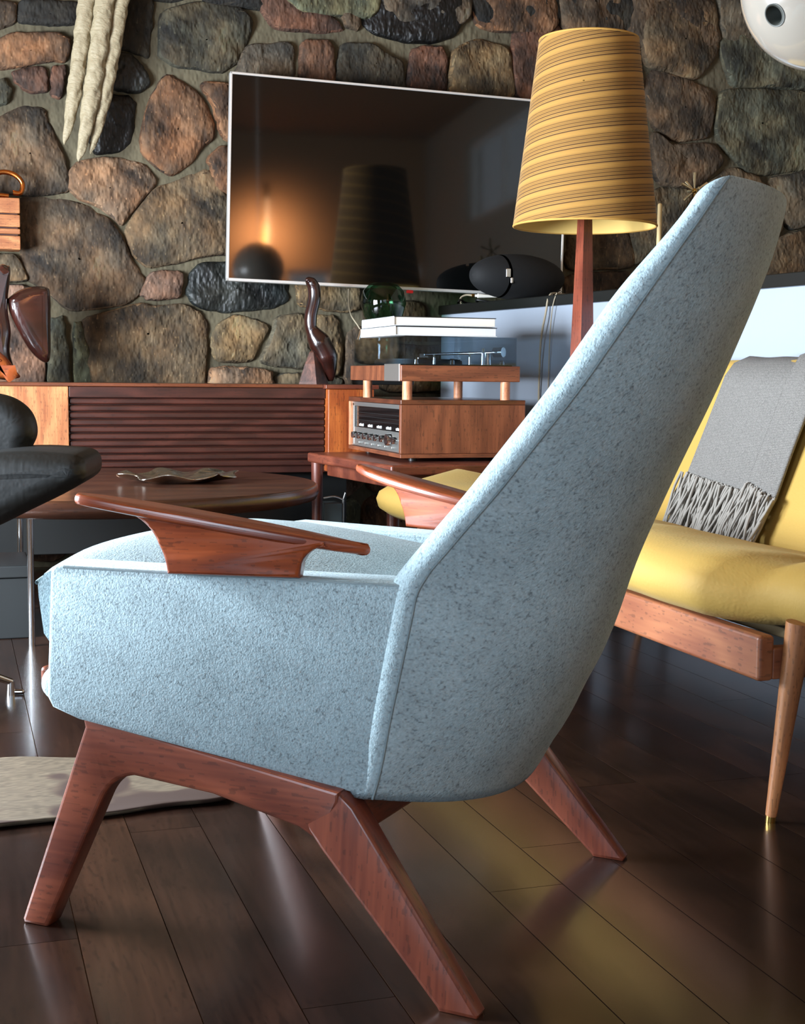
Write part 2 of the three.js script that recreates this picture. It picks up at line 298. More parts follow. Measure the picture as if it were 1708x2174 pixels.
stone('pink', [0.95, 0.69, 1.20, 0.69, 1.19, 0.76, 1.01, 0.77, 0.96, 0.76]);
stone('grey', [1.20, 0.88, 1.15, 0.79, 1.28, 0.77, 1.36, 0.77, 1.34, 0.92, 1.32, 0.98, 1.22, 0.96]);
stone('grey', [1.22, 0.68, 1.49, 0.68, 1.48, 0.73, 1.36, 0.75, 1.22, 0.74]);
stone('brown', [1.37, 0.84, 1.42, 0.74, 1.48, 0.75, 1.49, 0.88, 1.47, 0.97, 1.38, 0.97]);
stone('brown', [1.32, 1.01, 1.41, 1.00, 1.50, 0.99, 1.56, 1.01, 1.55, 1.10, 1.36, 1.10, 1.30, 1.10]);
stone('brown', [1.50, 0.70, 1.61, 0.70, 1.63, 0.89, 1.56, 0.94, 1.51, 0.90]);
stone('brown', [1.58, 0.98, 1.65, 0.90, 1.83, 0.89, 1.83, 1.04, 1.59, 1.03]);
stone('brown', [1.64, 0.68, 2.02, 0.68, 2.01, 0.87, 1.83, 0.86, 1.66, 0.87]);
stone('red', [1.18, 2.11, 1.22, 2.07, 1.41, 2.07, 1.49, 2.09, 1.41, 2.17, 1.41, 2.22, 1.14, 2.20]);
stone('grey', [1.08, 1.95, 1.06, 1.87, 1.29, 1.88, 1.28, 2.02, 1.11, 2.00]);
stone('red', [1.31, 1.88, 1.46, 1.87, 1.44, 2.04, 1.32, 2.03]);
stone('dark', [1.47, 1.87, 1.74, 1.86, 1.73, 1.98, 1.68, 2.00, 1.60, 2.04, 1.48, 2.03]);
stone('black', [1.57, 2.12, 1.61, 2.09, 1.74, 2.06, 1.86, 2.07, 1.94, 2.10, 1.98, 2.17, 1.97, 2.27, 1.59, 2.23]);
stone('red', [1.75, 1.86, 1.92, 1.87, 1.91, 2.05, 1.82, 2.05, 1.77, 2.03]);
stone('brown', [1.93, 1.86, 2.21, 1.87, 2.18, 2.07, 2.06, 2.10, 1.99, 2.07, 1.94, 2.03]);
stone('dark', [2.06, 2.16, 2.21, 2.17, 2.41, 2.20, 2.39, 2.30, 2.02, 2.27]);
stone('red', [2.20, 2.05, 2.23, 1.87, 2.46, 1.90, 2.43, 2.18, 2.21, 2.14]);
stone('brown', [1.50, 2.10, 1.55, 2.09, 1.56, 2.23, 1.43, 2.22]);
stone('dark', [2.44, 2.19, 2.75, 2.19, 2.75, 2.34, 2.42, 2.31]);
stone('brown', [2.48, 1.90, 2.78, 1.93, 2.75, 2.18, 2.46, 2.16]);
stone('brown', [2.80, 2.06, 3.04, 2.01, 3.15, 2.13, 3.12, 2.35, 2.78, 2.29]);
stone('green', [3.18, 2.11, 3.23, 2.00, 3.41, 2.01, 3.65, 2.02, 3.65, 2.13, 3.35, 2.39, 3.16, 2.37]);
stone('brown', [2.84, 1.82, 2.96, 1.75, 3.12, 1.78, 3.14, 1.95, 3.08, 1.99, 2.81, 2.04]);
stone('green', [3.16, 1.90, 3.17, 1.76, 3.34, 1.63, 3.67, 1.69, 3.65, 1.99, 3.41, 1.99, 3.19, 1.97]);
stone('brown', [2.87, 1.57, 3.06, 1.56, 3.19, 1.67, 3.12, 1.75, 2.94, 1.73, 2.85, 1.78]);
stone('brown', [3.09, 1.41, 3.25, 1.32, 3.49, 1.39, 3.38, 1.60, 3.23, 1.65, 3.10, 1.55]);
stone('grey', [3.52, 1.40, 3.68, 1.44, 3.67, 1.66, 3.41, 1.61]);
stone('brown', [3.35, 1.24, 3.45, 1.14, 3.69, 1.16, 3.68, 1.41, 3.50, 1.37]);
stone('brown', [2.46, 1.19, 2.78, 1.21, 2.74, 1.36, 2.48, 1.37]);
stone('brown', [2.48, 1.02, 2.76, 1.02, 2.77, 1.19, 2.46, 1.17]);
stone('grey', [2.76, 1.38, 2.78, 1.22, 2.89, 1.31, 2.98, 1.39, 3.05, 1.54, 2.88, 1.55]);
stone('brown', [2.78, 1.05, 3.22, 1.08, 3.33, 1.22, 3.23, 1.30, 3.00, 1.37, 2.80, 1.19]);
// the wall goes on outside the picture and behind the furniture
{
  const kinds = ['brown', 'brown', 'red', 'dark', 'grey', 'green', 'pink'];
  const field = (x0, x1, y0, y1, step) => {
    const nx = Math.max(1, Math.round((x1 - x0) / step)), ny = Math.max(1, Math.round((y1 - y0) / (step * 0.8)));
    const node = (i, j) => [lerp(x0, x1, i / nx) + (i > 0 && i < nx ? rr(-0.22, 0.22) * (x1 - x0) / nx : 0), lerp(y0, y1, j / ny) + (j > 0 && j < ny ? rr(-0.25, 0.25) * (y1 - y0) / ny : 0)];
    const N = []; for (let i = 0; i <= nx; i++) { N.push([]); for (let j = 0; j <= ny; j++) N[i].push(node(i, j)); }
    for (let i = 0; i < nx; i++) for (let j = 0; j < ny; j++) {
      const q = [N[i][j], N[i + 1][j], N[i + 1][j + 1], N[i][j + 1]], cx = q.reduce((a, p) => a + p[0] / 4, 0), cy = q.reduce((a, p) => a + p[1] / 4, 0);
      stone(kinds[Math.floor(rnd() * kinds.length)], q.flatMap((p) => [cx + (p[0] - cx) * 0.9, cy + (p[1] - cy) * 0.9]));
    }
  };
  field(X0 + 0.02, 0.12, 0.02, TOP - 0.02, 0.38);
  field(0.14, 3.86, 2.13, 3.26, 0.36);
  field(3.66, 3.88, 0.02, 2.1, 0.3);
  field(1.05, 2.45, 1.12, 1.84, 0.3);                              // behind the television
  field(0.14, 1.9, 0.02, 0.66, 0.3);                              // behind the sideboard
}

// ---------------------------------------------------------------- blue armchair: x forwards, y up, z to its far side
{
  const chair = thing('armchair', 'high-backed pale blue felt lounge chair with reddish wooden arms and splayed legs', 'armchair', [0.592, 0, -1.823], 136.6 * Math.PI / 180);
  const toe = Math.atan2(0.063, 0.44);                            // the sides open towards the front
  const edge = (x) => -0.331 + (0.339 - x) * (0.063 / 0.44);      // outer face of the near side at x
  // side panels
  const outline = [[0.348, 0.486], [0.338, 0.494], [-0.148, 0.494], [-0.118, 0.36], [-0.092, 0.236], [-0.082, 0.231], [0.31, 0.293], [0.348, 0.306], [0.356, 0.32]];
  for (const s of [-1, 1]) {
    const g = slabOf(outline, 0.075, 0.008, false, 4);
    const p = part('side_panel', uvm(at(g, 0, 0, 0.0375 + 0.0), 0.25), M.felt, chair);
    // its outer face lies on the line edge(x)
    if (s < 0) { p.rotation.y = toe; p.position.set(0, 0, edge(0)); }
    else { p.geometry = p.geometry.clone().scale(1, 1, -1); flip(p.geometry); p.rotation.y = -toe; p.position.set(0, 0, -edge(0)); }
    const e = (x, o = 0) => s * -(edge(x) - o);
    part('piping', tube([[0.345, 0.322, s * 0.3255], [0.343, 0.40, s * 0.3255], [0.338, 0.478, s * 0.3255], [0.325, 0.4905, s * 0.3235]], 0.0028, 20, 8), M.pipe, chair);
    part('piping', tube([[0.325, 0.491, -s * (edge(0.325) + 0.003)], [0.1, 0.491, -s * (edge(0.1) + 0.003)], [-0.14, 0.491, -s * (edge(-0.14) + 0.003)]], 0.0024, 24, 8), M.pipe, chair);
  }
  // front: deck between the sides and the padded roll under the seat
  part('seat_deck', uvm(slabOf([[0.384, 0.31], [0.384, 0.455], [-0.1, 0.455], [-0.1, 0.245]], 0.48, 0.006, false, 2), 0.25), M.felt, chair);
  part('front_roll', uvm(at(new THREE.CapsuleGeometry(0.025, 0.5, 6, 20), 0.396, 0.318, 0, Math.PI / 2), 0.25), M.felt, chair);
  part('front_rail', uvm(at(new RoundedBoxGeometry(0.014, 0.03, 0.5, 3, 0.0065), 0.425, 0.322, 0), 0.6, 'z'), M.teak, chair);
  // seat cushion: crowned, its front lip hangs over the deck
  {
    const rows = [], half = (x) => x > 0.34 ? lerp(0.258, 0.276, sstep(0.34, 0.372, x)) : lerp(0.2, 0.258, (x + 0.15) / 0.49), N = 26;
    const prof = [[-0.15, 0.42, 0], [-0.15, 0.452, 0.0], [-0.12, 0.462, 0.2], [-0.05, 0.472, 0.6], [0.05, 0.482, 0.9], [0.15, 0.492, 1], [0.25, 0.499, 1], [0.33, 0.5, 0.9], [0.385, 0.494, 0.75], [0.409, 0.483, 0.5], [0.42, 0.468, 0.2], [0.419, 0.44, 0], [0.411, 0.39, 0], [0.402, 0.38, 0], [0.386, 0.378, 0], [0.352, 0.382, 0]];
    for (const [x, y, cr] of prof) { const r = []; for (let i = 0; i <= N; i++) { const u = -1 + 2 * i / N, e = Math.pow(Math.abs(u), 6); r.push([x - 0.01 * e * (x > 0.35 ? 1 : 0), y + cr * 0.02 * (1 - u * u) - 0.012 * e * (cr > 0 ? 1 : 0), u * half(x)]); } rows.push(r); }
    const capL = rows.map((r) => r[0]), capR = rows.map((r) => r[N]);
    const cap = (c) => { const m = c.reduce((a, p) => [a[0] + p[0] / c.length, a[1] + p[1] / c.length, a[2] + p[2] / c.length], [0, 0, 0]); return skin([c, c.map(() => m)]); };
    part('seat_cushion', [uvm(skin(rows, false), 0.25), uvm(cap(capL), 0.25), uvm(cap(capR), 0.25)], M.felt, chair);
    part('piping', tube(rows[10].map((p) => [p[0] + 0.002, p[1] + 0.002, p[2]]), 0.003, 40, 6), M.pipe, chair);
  }
  // back: a tapering shell, bowed out behind, with a flat welted edge
  {
    const H = [0.228, 0.26, 0.33, 0.41, 0.494, 0.56, 0.605, 0.727, 0.85, 0.92, 0.966];
    const ae = table(H, [-0.089, -0.1, -0.113, -0.13, -0.147, -0.2, -0.237, -0.327, -0.405, -0.45, -0.477]);
    const wd = table(H, [0.266, 0.266, 0.266, 0.265, 0.263, 0.253, 0.245, 0.222, 0.196, 0.181, 0.17]);
    const mid_ = table(H, [-0.169, -0.2155, -0.2635, -0.30, -0.324, -0.352, -0.37, -0.426, -0.475, -0.497, -0.501]);       // the middle of the back, seen from the side
    const smooth = (f, h) => (f(h - 0.012) + 2 * f(h) + f(h + 0.012)) / 4;
    const rows = [], seamN = [], seamF = [], K = 30, hs = [];
    for (let i = 0; i <= 56; i++) hs.push(0.228 + (0.944 - 0.228) * i / 56); for (let i = 1; i <= 14; i++) hs.push(0.944 + 0.022 * Math.sin(i / 14 * Math.PI / 2));
    for (const h of hs) {
      const t = sstep(0.93, 0.978, h), hh = Math.min(h, 0.966), a = smooth(ae, hh) , top = h > 0.944 ? Math.sqrt(Math.max(0, 1 - Math.pow((h - 0.944) / 0.0221, 2))) : 1;
      const w = smooth(wd, hh) - 0.02 * (1 - top), cl = (mid_(hh - 0.04) + mid_(hh - 0.02) + mid_(hh) + mid_(hh + 0.02) + mid_(hh + 0.04)) / 5, th = lerp(lerp(0.042, 0.028, sstep(0.82, 0.94, h)), 0.01, 1 - top), drop = 0.036 * (1 - sstep(0.228, 0.34, h));
      const low = h < 0.5 ? sstep(0.5, 0.44, h) : 0, row = [];
      const rear = (u) => [cl + (a - cl) * Math.pow(Math.abs(u), 2.1), h - drop * (1 - u * u) , u * w];
      for (let i = 0; i <= K; i++) row.push(rear(-1 + 2 * i / K));
      // far edge strip, front face, near edge strip
      const strip = [[0.010, 0.0045], [0.022, 0.004], [0.034, -0.001], [0.043, -0.009], [0.05, -0.022]].map(([f, o]) => [a + f * th / 0.046, h - 0.004 * (1 - top) * f / 0.05, w + o]);
      row.push(...strip);
      for (let i = 1; i < 10; i++) { const u = 1 - 2 * i / 10; row.push([a + th * 1.1 + 0.022 * (1 - u * u), h, u * (w - 0.022)]); }
      row.push(...strip.slice().reverse().map(([x, y, z]) => [x, y, -z]));
      rows.push(row.map(([x, y, z]) => [lerp(x, Math.max(x, Math.min(x, -0.06)), low), y, z]));
      if (h < 0.965) { seamN.push(rear(-1)); seamF.push(rear(1)); }
    }
    const first = rows[0], last = rows[rows.length - 1];
    const mid = (r) => r.reduce((q, p) => [q[0] + p[0] / r.length, q[1] + p[1] / r.length, q[2] + p[2] / r.length], [0, 0, 0]);
    const shrink = (r, k, dy = 0) => { const m = mid(r); return r.map((p) => [lerp(p[0], m[0], k), lerp(p[1], m[1], k) + dy, lerp(p[2], m[2], k)]); };
    part('backrest', uvm(skin([shrink(first, 1), shrink(first, 0.3), ...rows, shrink(last, 0.4, 0.001), shrink(last, 1, 0.001)]), 0.25), M.felt, chair);
    for (const q of [seamN, seamF]) part('piping', tube(q.filter((_, i) => i % 2 === 0), 0.0015, 90, 8), M.pipe, chair);
  }
  // arms: a pointed blade that tips up to the front, on a solid waisted support
  for (const s of [-1, 1]) {
    const blade = [[0.124, 0.003], [0.115, 0.013], [0.06, 0.02], [-0.08, 0.022], [-0.17, 0.016], [-0.215, 0.006], [-0.246, -0.006], [-0.246, -0.012], [-0.19, -0.03], [-0.1, -0.045], [0.0, -0.045], [0.07, -0.032], [0.11, -0.014], [0.124, -0.004]];
    const arm = new THREE.Group(); arm.name = 'armrest'; chair.add(arm);
    const bl = at(slabOf(blade, 0.0145, 0.006, 40, 4), 0, 0, 0, Math.PI / 2);       // lies flat, its outer side towards +z
    bl.applyMatrix4(new THREE.Matrix4().makeRotationZ(0.152)); bl.translate(0, 0.566, 0);
    const body = slabOf([[0.001, 0.494], [0.012, 0.53, 0.003, 0.515], [0.075, 0.575, 0.025, 0.567], [-0.2, 0.534], [-0.168, 0.512, -0.176, 0.532], [-0.165, 0.494]], 0.03, 0.006, false, 4, 14);
    part('blade', uvm(bl, 0.5, 'x', 0.2), M.teakArm, arm); part('support', uvm(body, 0.5, 'x', 0.55), M.teakArm, arm);
    arm.position.set(s > 0 ? 0.135 : 0.165, 0, s * 0.318); arm.rotation.y = -s * 0.29;
    if (s < 0) arm.children.forEach((c) => { c.geometry.scale(1, 1, -1); flip(c.geometry); });
   
  }
  // frame: each side a front leg running into the side rail, a splayed rear leg joined at the knee
  for (const s of [-1, 1]) {
    const side = slabOf([[0.312, 0.294], [0.309, 0.28], [0.412, 0.006], [0.41, 0.0], [0.374, 0.0], [0.371, 0.004], [0.285, 0.185], [0.235, 0.224, 0.27, 0.218], [0.12, 0.214], [0.0, 0.187], [-0.03, 0.172], [-0.055, 0.225], [-0.055, 0.238]], 0.034, 0.005, false, 3, 12);
    const f = part('side_frame', uvm(side, 0.7, 'x', s * 0.2 + 0.3), M.teak, chair);
    f.position.set(0, 0, s * 0.275); f.rotation.y = -s * Math.atan2(0.028, 0.44);
    const rear = slabOf([[-0.006, 0.196], [-0.032, 0.166], [-0.196, 0.004], [-0.199, 0.0], [-0.246, 0.0], [-0.248, 0.005], [-0.075, 0.222], [-0.055, 0.236]], 0.034, 0.005, false, 3);
    // the rear legs lean a little outwards
    const p = rear.attributes.position; for (let i = 0; i < p.count; i++) p.setZ(i, p.getZ(i) * lerp(0.75, 1.06, Math.min(1, p.getY(i) / 0.2)) + s * 0.022 * (1 - p.getY(i) / 0.2));
    const leg = part('leg', uvm(rear, 0.7, 'y', s * 0.3 + 0.5), M.teak, chair); leg.position.z = s * 0.2725;
  }
  part('cross_rail', [box(-0.07, -0.03, 0.175, 0.225, -0.26, 0.26, 0.006), box(0.24, 0.28, 0.235, 0.285, -0.28, 0.28, 0.006)].map((g) => uvm(g, 0.7, 'z')), M.teak, chair);
}
function flip(g) {                                               // turn the faces of a mirrored geometry round again
  if (g.index) { const a = g.index.array; for (let i = 0; i < a.length; i += 3) { const t = a[i]; a[i] = a[i + 1]; a[i + 1] = t; } }
  else for (const k of Object.keys(g.attributes)) { const q = g.attributes[k], n = q.itemSize, a = q.array; for (let i = 0; i < q.count; i += 3) for (let c = 0; c < n; c++) { const u = i * n + c, w = (i + 1) * n + c, t = a[u]; a[u] = a[w]; a[w] = t; } }
}

// ---------------------------------------------------------------- yellow sofa along the right side
{
  const t = thing('sofa', 'long wooden-framed sofa with yellow seat and back cushions along the white cabinet', 'sofa', [1.6, 0, -2.8]);
  const Lz = [-0.91, 0.856];
  part('front_rail', uvm(box(-0.353, -0.322, 0.245, 0.322, Lz[0], Lz[1], 0.008), 0.8, 'z'), M.sofaWood, t);
  part('back_rail', uvm(box(0.27, 0.3, 0.22, 0.29, Lz[0], Lz[1], 0.008), 0.8, 'z', 0.3), M.sofaWood, t);
  for (const z of Lz) part('end_rail', uvm(box(-0.325, 0.28, 0.247, 0.3, z - 0.03, z - 0.002, 0.004), 0.8, 'x', 0.5), M.sofaWood, t);
  for (const [x, z, o] of [[-0.29, 0.875, -0.018], [-0.318, -0.9, -0.03], [0.29, 0.87, 0.05], [0.29, -0.9, 0.05]]) {
    const leg = part('leg', uvm(rod([x + o, 0.012, z - 0.035 * Math.sign(z)], [x, 0.345, z], 0.0095, 0.0225, 20), 0.5, 'y', z), M.legWood, t);
    part('foot_cap', rod([x + o * 1.03, 0, z - 0.036 * Math.sign(z)], [x + o, 0.02, z - 0.034 * Math.sign(z)], 0.0085, 0.0092, 16), M.brass, leg, 'small brass foot cap');
  }
  part('seat_base', uvm(box(-0.265, 0.268, 0.301, 0.319, -0.9, 0.84, 0.004), 0.6), std({ color: 0x64553a, roughness: 0.9 }), t);
  // long seat cushion, sagging between soft folds
  const n = lattice(77), N = 60;
  const prof = [[0.12, 0.295, 0], [-0.1, 0.31, 0], [-0.28, 0.322, 0.2], [-0.365, 0.33, 0.3], [-0.398, 0.352, 0.5], [-0.405, 0.38, 0.7], [-0.395, 0.405, 0.9], [-0.36, 0.428, 1], [-0.3, 0.436, 1], [-0.2, 0.428, 1], [-0.1, 0.408, 1], [0.0, 0.385, 1], [0.1, 0.362, 1], [0.17, 0.345, 0.6], [0.2, 0.32, 0.3], [0.18, 0.3, 0]];
  const rows = [];
  for (let i = 0; i <= N; i++) {
    const z = lerp(-1.09, 1.3, i / N), puff = Math.exp(-Math.pow((z + 1.02) / 0.22, 2)), e = Math.pow(Math.abs(2 * i / N - 1), 14), fold = Math.exp(-Math.pow((z - 0.78) / 0.035, 2)) + 0.7 * Math.exp(-Math.pow((z + 0.1) / 0.03, 2));
    rows.push(prof.map(([x, y, w]) => { const wv = 0.012 * (n(z * 9 + 50, x * 6 + 50, 999, 999) - 0.5) * w; return [lerp(x, -0.1, 0.1 * e) - (x < -0.25 ? 0.045 * puff - 0.1 * sstep(0.72, 0.86, z) : 0) + 0.02 * fold * (x < -0.3 ? 1 : 0), lerp(y, 0.365, 0.4 * e) + wv + 0.05 * puff * w * (x > -0.3 && x < 0.15 ? 1 : 0.2) - 0.022 * fold * w + 0.012 * w * Math.sin((z + 1.09) / 2.39 * Math.PI), z]; }));
  }
  const cap = (c) => { const m = c.reduce((a, p) => [a[0] + p[0] / c.length, a[1] + p[1] / c.length, a[2] + p[2] / c.length], [0, 0, 0]); return skin([c, c.map((p) => [lerp(p[0], m[0], 0.3), lerp(p[1], m[1], 0.3), lerp(p[2], m[2], 0.3) + 0.006 * Math.sign(m[2])]), c.map(() => [m[0], m[1], m[2] + 0.01 * Math.sign(m[2])])]); };
  part('seat_cushion', [uvm(skin(rows), 0.6), uvm(cap(rows[0]), 0.6), uvm(cap(rows[N]), 0.6)], M.yellow, t);
  // leaning back cushion
  const bk = new RoundedBoxGeometry(0.1, 0.5, 2.24, 5, 0.042), p = bk.attributes.position;
  for (let i = 0; i < p.count; i++) { const y = p.getY(i), z = p.getZ(i); p.setX(i, p.getX(i) + (p.getX(i) < 0 ? -1 : 0) * 0.018 * (1 - 16 * y * y / 1) * 0.6 + 0.006 * (n(z * 7 + 40, y * 9 + 40, 999, 999) - 0.5)); }
  bk.computeVertexNormals();
  part('back_cushion', uvm(at(bk, 0.27, 0.555, 0.18, 0, 0, -0.435), 0.6), M.yellow, t);
  for (const z of [-0.88, -0.3, 0.3, 0.86]) part('back_slat', uvm(at(new RoundedBoxGeometry(0.02, 0.4, 0.05, 2, 0.006), 0.325, 0.45, z, 0, 0, -0.435), 0.6, 'y'), M.sofaWood, t);
}
// grey throw over the sofa back
{
  const t = thing('throw_blanket', 'grey knitted throw with a knotted fringe folded over the yellow sofa back', 'blanket', [1.8, 0.33, -2.93]);
  const bx = (y) => 1.715 + (y - 0.33) * 0.465 - 1.8;             // face of the back cushion
  const path = (y0, off) => { const r = []; for (let i = 0; i <= 16; i++) { const y = lerp(y0, 0.745, i / 16); r.push([bx(y) - 0.024 - off, y - 0.33]); } r.push([bx(0.765) - 0.006 - off * 0.5, 0.775 - 0.33 + off], [bx(0.78) + 0.03, 0.791 - 0.33 + off], [bx(0.78) + 0.075, 0.785 - 0.33 + off], [bx(0.77) + 0.12, 0.745 - 0.33], [bx(0.7) + 0.145, 0.66 - 0.33], [bx(0.6) + 0.15, 0.55 - 0.33]); return r; };
  const n = lattice(15);
  function sheet(z0, z1, y0, off, skew, name) {
    const pr = path(y0, off), rows = [], K = 18, th = 0.007;
    const make = (d) => pr.map(([x, y], j) => { const r = []; const a = pr[Math.max(0, j - 1)], b = pr[Math.min(pr.length - 1, j + 1)], tx = b[0] - a[0], ty = b[1] - a[1], l = Math.hypot(tx, ty); for (let i = 0; i <= K; i++) { const u = i / K, w = 0.006 * (n(u * 4 + 3, y * 8 + 5, 99, 99) - 0.5); r.push([x - (ty / l) * (d + w), y + (tx / l) * (d + w) - 0.03 * u * (1 - j / pr.length), lerp(z0, z1, u) + skew * (y - 0.3)]); } return r; });
    const A = make(th), B = make(0), ring = A.map((r, j) => [...r, ...B[j].slice().reverse()]);
    part(name, uvm(skin(ring), 0.12), M.knit, t);
    return ring[0];
  }
  sheet(-0.19, 0.15, 0.5, 0, -0.1, 'cloth');
  sheet(0.115, 0.235, 0.5, 0.016, -0.1, 'fold');
  const strands = [];
  for (let i = 0; i < 190; i++) {
    const z = lerp(-0.195, 0.24, (i % 95) / 94) + rr(-0.004, 0.004), outer = z > 0.12 ? 0.016 : 0, len = rr(0.16, 0.215), k = rr(-0.012, 0.012), f = rr(0.002, 0.012) + (i > 94 ? 0.006 : 0), y0 = outer ? 0.175 - 0.03 * (z - 0.115) / 0.12 : 0.174 - 0.03 * (z + 0.19) / 0.34, zs = z + 0.014;
    const P = []; for (let j = 0; j <= 5; j++) { const s = j / 5, y = y0 - len * s; P.push([bx(y + 0.33) - 0.028 - outer - f * Math.sin(s * 3 + i), y, zs + k * s + 0.008 * Math.sin(s * 7 + i * 1.7)]); }
    strands.push(tube(P, rr(0.0026, 0.004), 10, 5));
  }
  const fr = part('fringe', strands, M.yarn, t); fr.userData.kind = 'stuff';
}

// ---------------------------------------------------------------- white cabinet with its black top, and what stands on it
{
  const t = thing('cabinet', 'long white cabinet with a thin black countertop behind the sofa and lamp', 'cabinet', [1.99, 0, -4.1], 0.111);
  part('front_panel', uvm(box(0, 0.02, 0.06, 0.982, -1.16, 1.55, 0.002), 1), M.white, t);
  part('carcass', uvm(box(0.021, 0.43, 0.05, 0.982, -1.16, 1.55, 0.002), 1), M.white, t);
  part('plinth', box(0.03, 0.42, 0, 0.05, -1.14, 1.53, 0.002), M.blackPlastic, t);
  part('countertop', uvm(box(-0.012, 0.44, 0.982, 1.018, -1.165, 1.56, 0.003), 1), M.blackTop, t);
}
const COUNTER = 1.018;
{
  const t = thing('speaker', 'black rounded pod loudspeaker with a chrome badge standing in front of the television corner', 'speaker', [2.09, COUNTER, -5.02], 0.28);
  const r = (x) => 0.088 * Math.sqrt(Math.max(0, 1 - Math.pow(x / 0.222, 2))) ** 0.9;
  const seg = (a, b) => { const P = []; for (let i = 0; i <= 24; i++) { const x = lerp(a, b, i / 24); P.push([Math.max(0.0005, r(x)), x]); } return at(lathe(P, 40), 0, 0.105, 0, 0, 0, -Math.PI / 2); };
  part('grille', seg(-0.222, -0.10), M.blackFabric, t); part('body', seg(-0.088, 0.222), M.blackFabric, t);
  part('groove', at(new THREE.CylinderGeometry(0.072, 0.072, 0.014, 36), -0.094, 0.105, 0, 0, 0, Math.PI / 2), M.blackPlastic, t);
  part('chrome_badge', at(new RoundedBoxGeometry(0.022, 0.035, 0.012, 3, 0.004), -0.108, 0.112, 0.076), M.chrome, t, 'chrome badge');
  part('chrome_clip', at(new RoundedBoxGeometry(0.012, 0.024, 0.01, 3, 0.004), -0.09, 0.085, 0.076), M.chrome, t);
  part('foot', [at(new THREE.TorusGeometry(0.075, 0.006, 8, 30, Math.PI), 0.03, 0.0065, 0.0, Math.PI / 2), rod([0.1, 0.008, 0.03], [0.19, 0.06, 0.035], 0.005, 0.004, 10), rod([-0.05, 0.007, 0], [0.11, 0.007, 0], 0.006)], M.chrome, t, 'chrome foot');
}
{
  const t = thing('audio_cable', 'black cable with a white and gold plug lying on the countertop left of the loudspeaker', 'cable', [1.93, COUNTER, -5.16]);
  part('cord', tube([[-0.03, 0.006, 0.02], [-0.02, 0.03, 0.0], [0.0, 0.04, 0.0], [0.03, 0.038, 0.01]], 0.004, 20, 8), M.beigeCord, t);
  part('plug', [rod([0.028, 0.038, 0.01], [0.045, 0.038, 0.012], 0.005, 0.006), rod([0.045, 0.038, 0.012], [0.13, 0.036, 0.02], 0.009, 0.003)], M.paper, t, 'pale tapered plug');
  part('collar', rod([0.02, 0.038, 0.009], [0.03, 0.038, 0.01], 0.007), M.brass, t);
  part('coil', [tube([[-0.05, 0.006, 0.05], [-0.03, 0.02, 0.02], [0.02, 0.012, -0.05], [0.06, 0.006, -0.02], [0.03, 0.02, 0.04], [0.08, 0.012, 0.06], [0.15, 0.008, 0.05]], 0.005, 40, 8)], M.blackPlastic, t);
}
{
  const t = thing('lamp_cord', 'beige cord looping over the countertop edge and down the white cabinet beside the lamp', 'cord', [1.99, 0, -4.4]);
  part('cord', tube([[0.12, 1.024, -0.12], [0.04, 1.026, -0.06], [-0.035, 1.02, -0.01], [-0.052, 0.96, 0.0], [-0.055, 0.87, -0.03], [-0.05, 0.74, -0.05], [-0.045, 0.4, -0.06], [-0.06, 0.006, -0.04]], 0.0038, 60, 8), M.beigeCord, t);
  part('second_strand', tube([[-0.035, 1.024, 0.05], [-0.045, 0.99, 0.045], [-0.043, 0.9, 0.02], [-0.038, 0.7, 0.0], [-0.036, 0.3, -0.02], [-0.05, 0.006, 0.0]], 0.002, 50, 8), M.beigeCord, t);
}
{
  const t = thing('starburst_sculpture', 'small starburst of pale gold rods on a stem, half hidden by the armchair back', 'sculpture', [2.36, COUNTER, -4.16]);
  const c = [0, 0.343, 0];
  for (const [dx, dy, dz, L] of [[-0.9, 0.35, 0.1, 0.055], [-0.1, 1, 0.1, 0.06], [0.75, -0.55, 0.1, 0.06], [0.12, -1, 0.2, 0.06], [0.8, 0.5, 0.2, 0.05], [-0.5, -0.6, -0.5, 0.045], [-0.4, 0.7, -0.6, 0.045], [0.4, 0.4, 0.9, 0.02], [0.1, 0.1, -1, 0.05]]) {
    const l = Math.hypot(dx, dy, dz), d = [dx / l, dy / l, dz / l];
    part('ray', rod([c[0] + d[0] * 0.008, c[1] + d[1] * 0.008, d[2] * 0.008], [c[0] + d[0] * L, c[1] + d[1] * L, d[2] * L], 0.0025, 0.0052, 8), M.gold, t);
  }
  part('hub', at(new THREE.SphereGeometry(0.009, 16, 12), ...c), M.brass, t);
  part('stem', rod([0, 0.015, 0], [0, 0.34, 0], 0.003), M.brass, t); part('base', lathe([[0.001, 0], [0.05, 0], [0.05, 0.008], [0.01, 0.018], [0.001, 0.02]], 30), M.brass, t);
}
{
  const t = thing('candle', 'slim pale taper candle in a brass holder left of the starburst', 'candle', [2.28, COUNTER, -4.25]);
  part('taper', [rod([0, 0.03, 0], [0.002, 0.302, 0], 0.0085, 0.0075, 16), at(new THREE.SphereGeometry(0.0075, 14, 8, 0, 6.3, 0, 1.6), 0.002, 0.302, 0)], std({ color: 0xd9c08a, roughness: 0.6 }), t);
  part('holder', lathe([[0.001, 0], [0.04, 0], [0.042, 0.006], [0.012, 0.012], [0.01, 0.03], [0.013, 0.045], [0.0095, 0.045]], 30), M.brass, t);
}

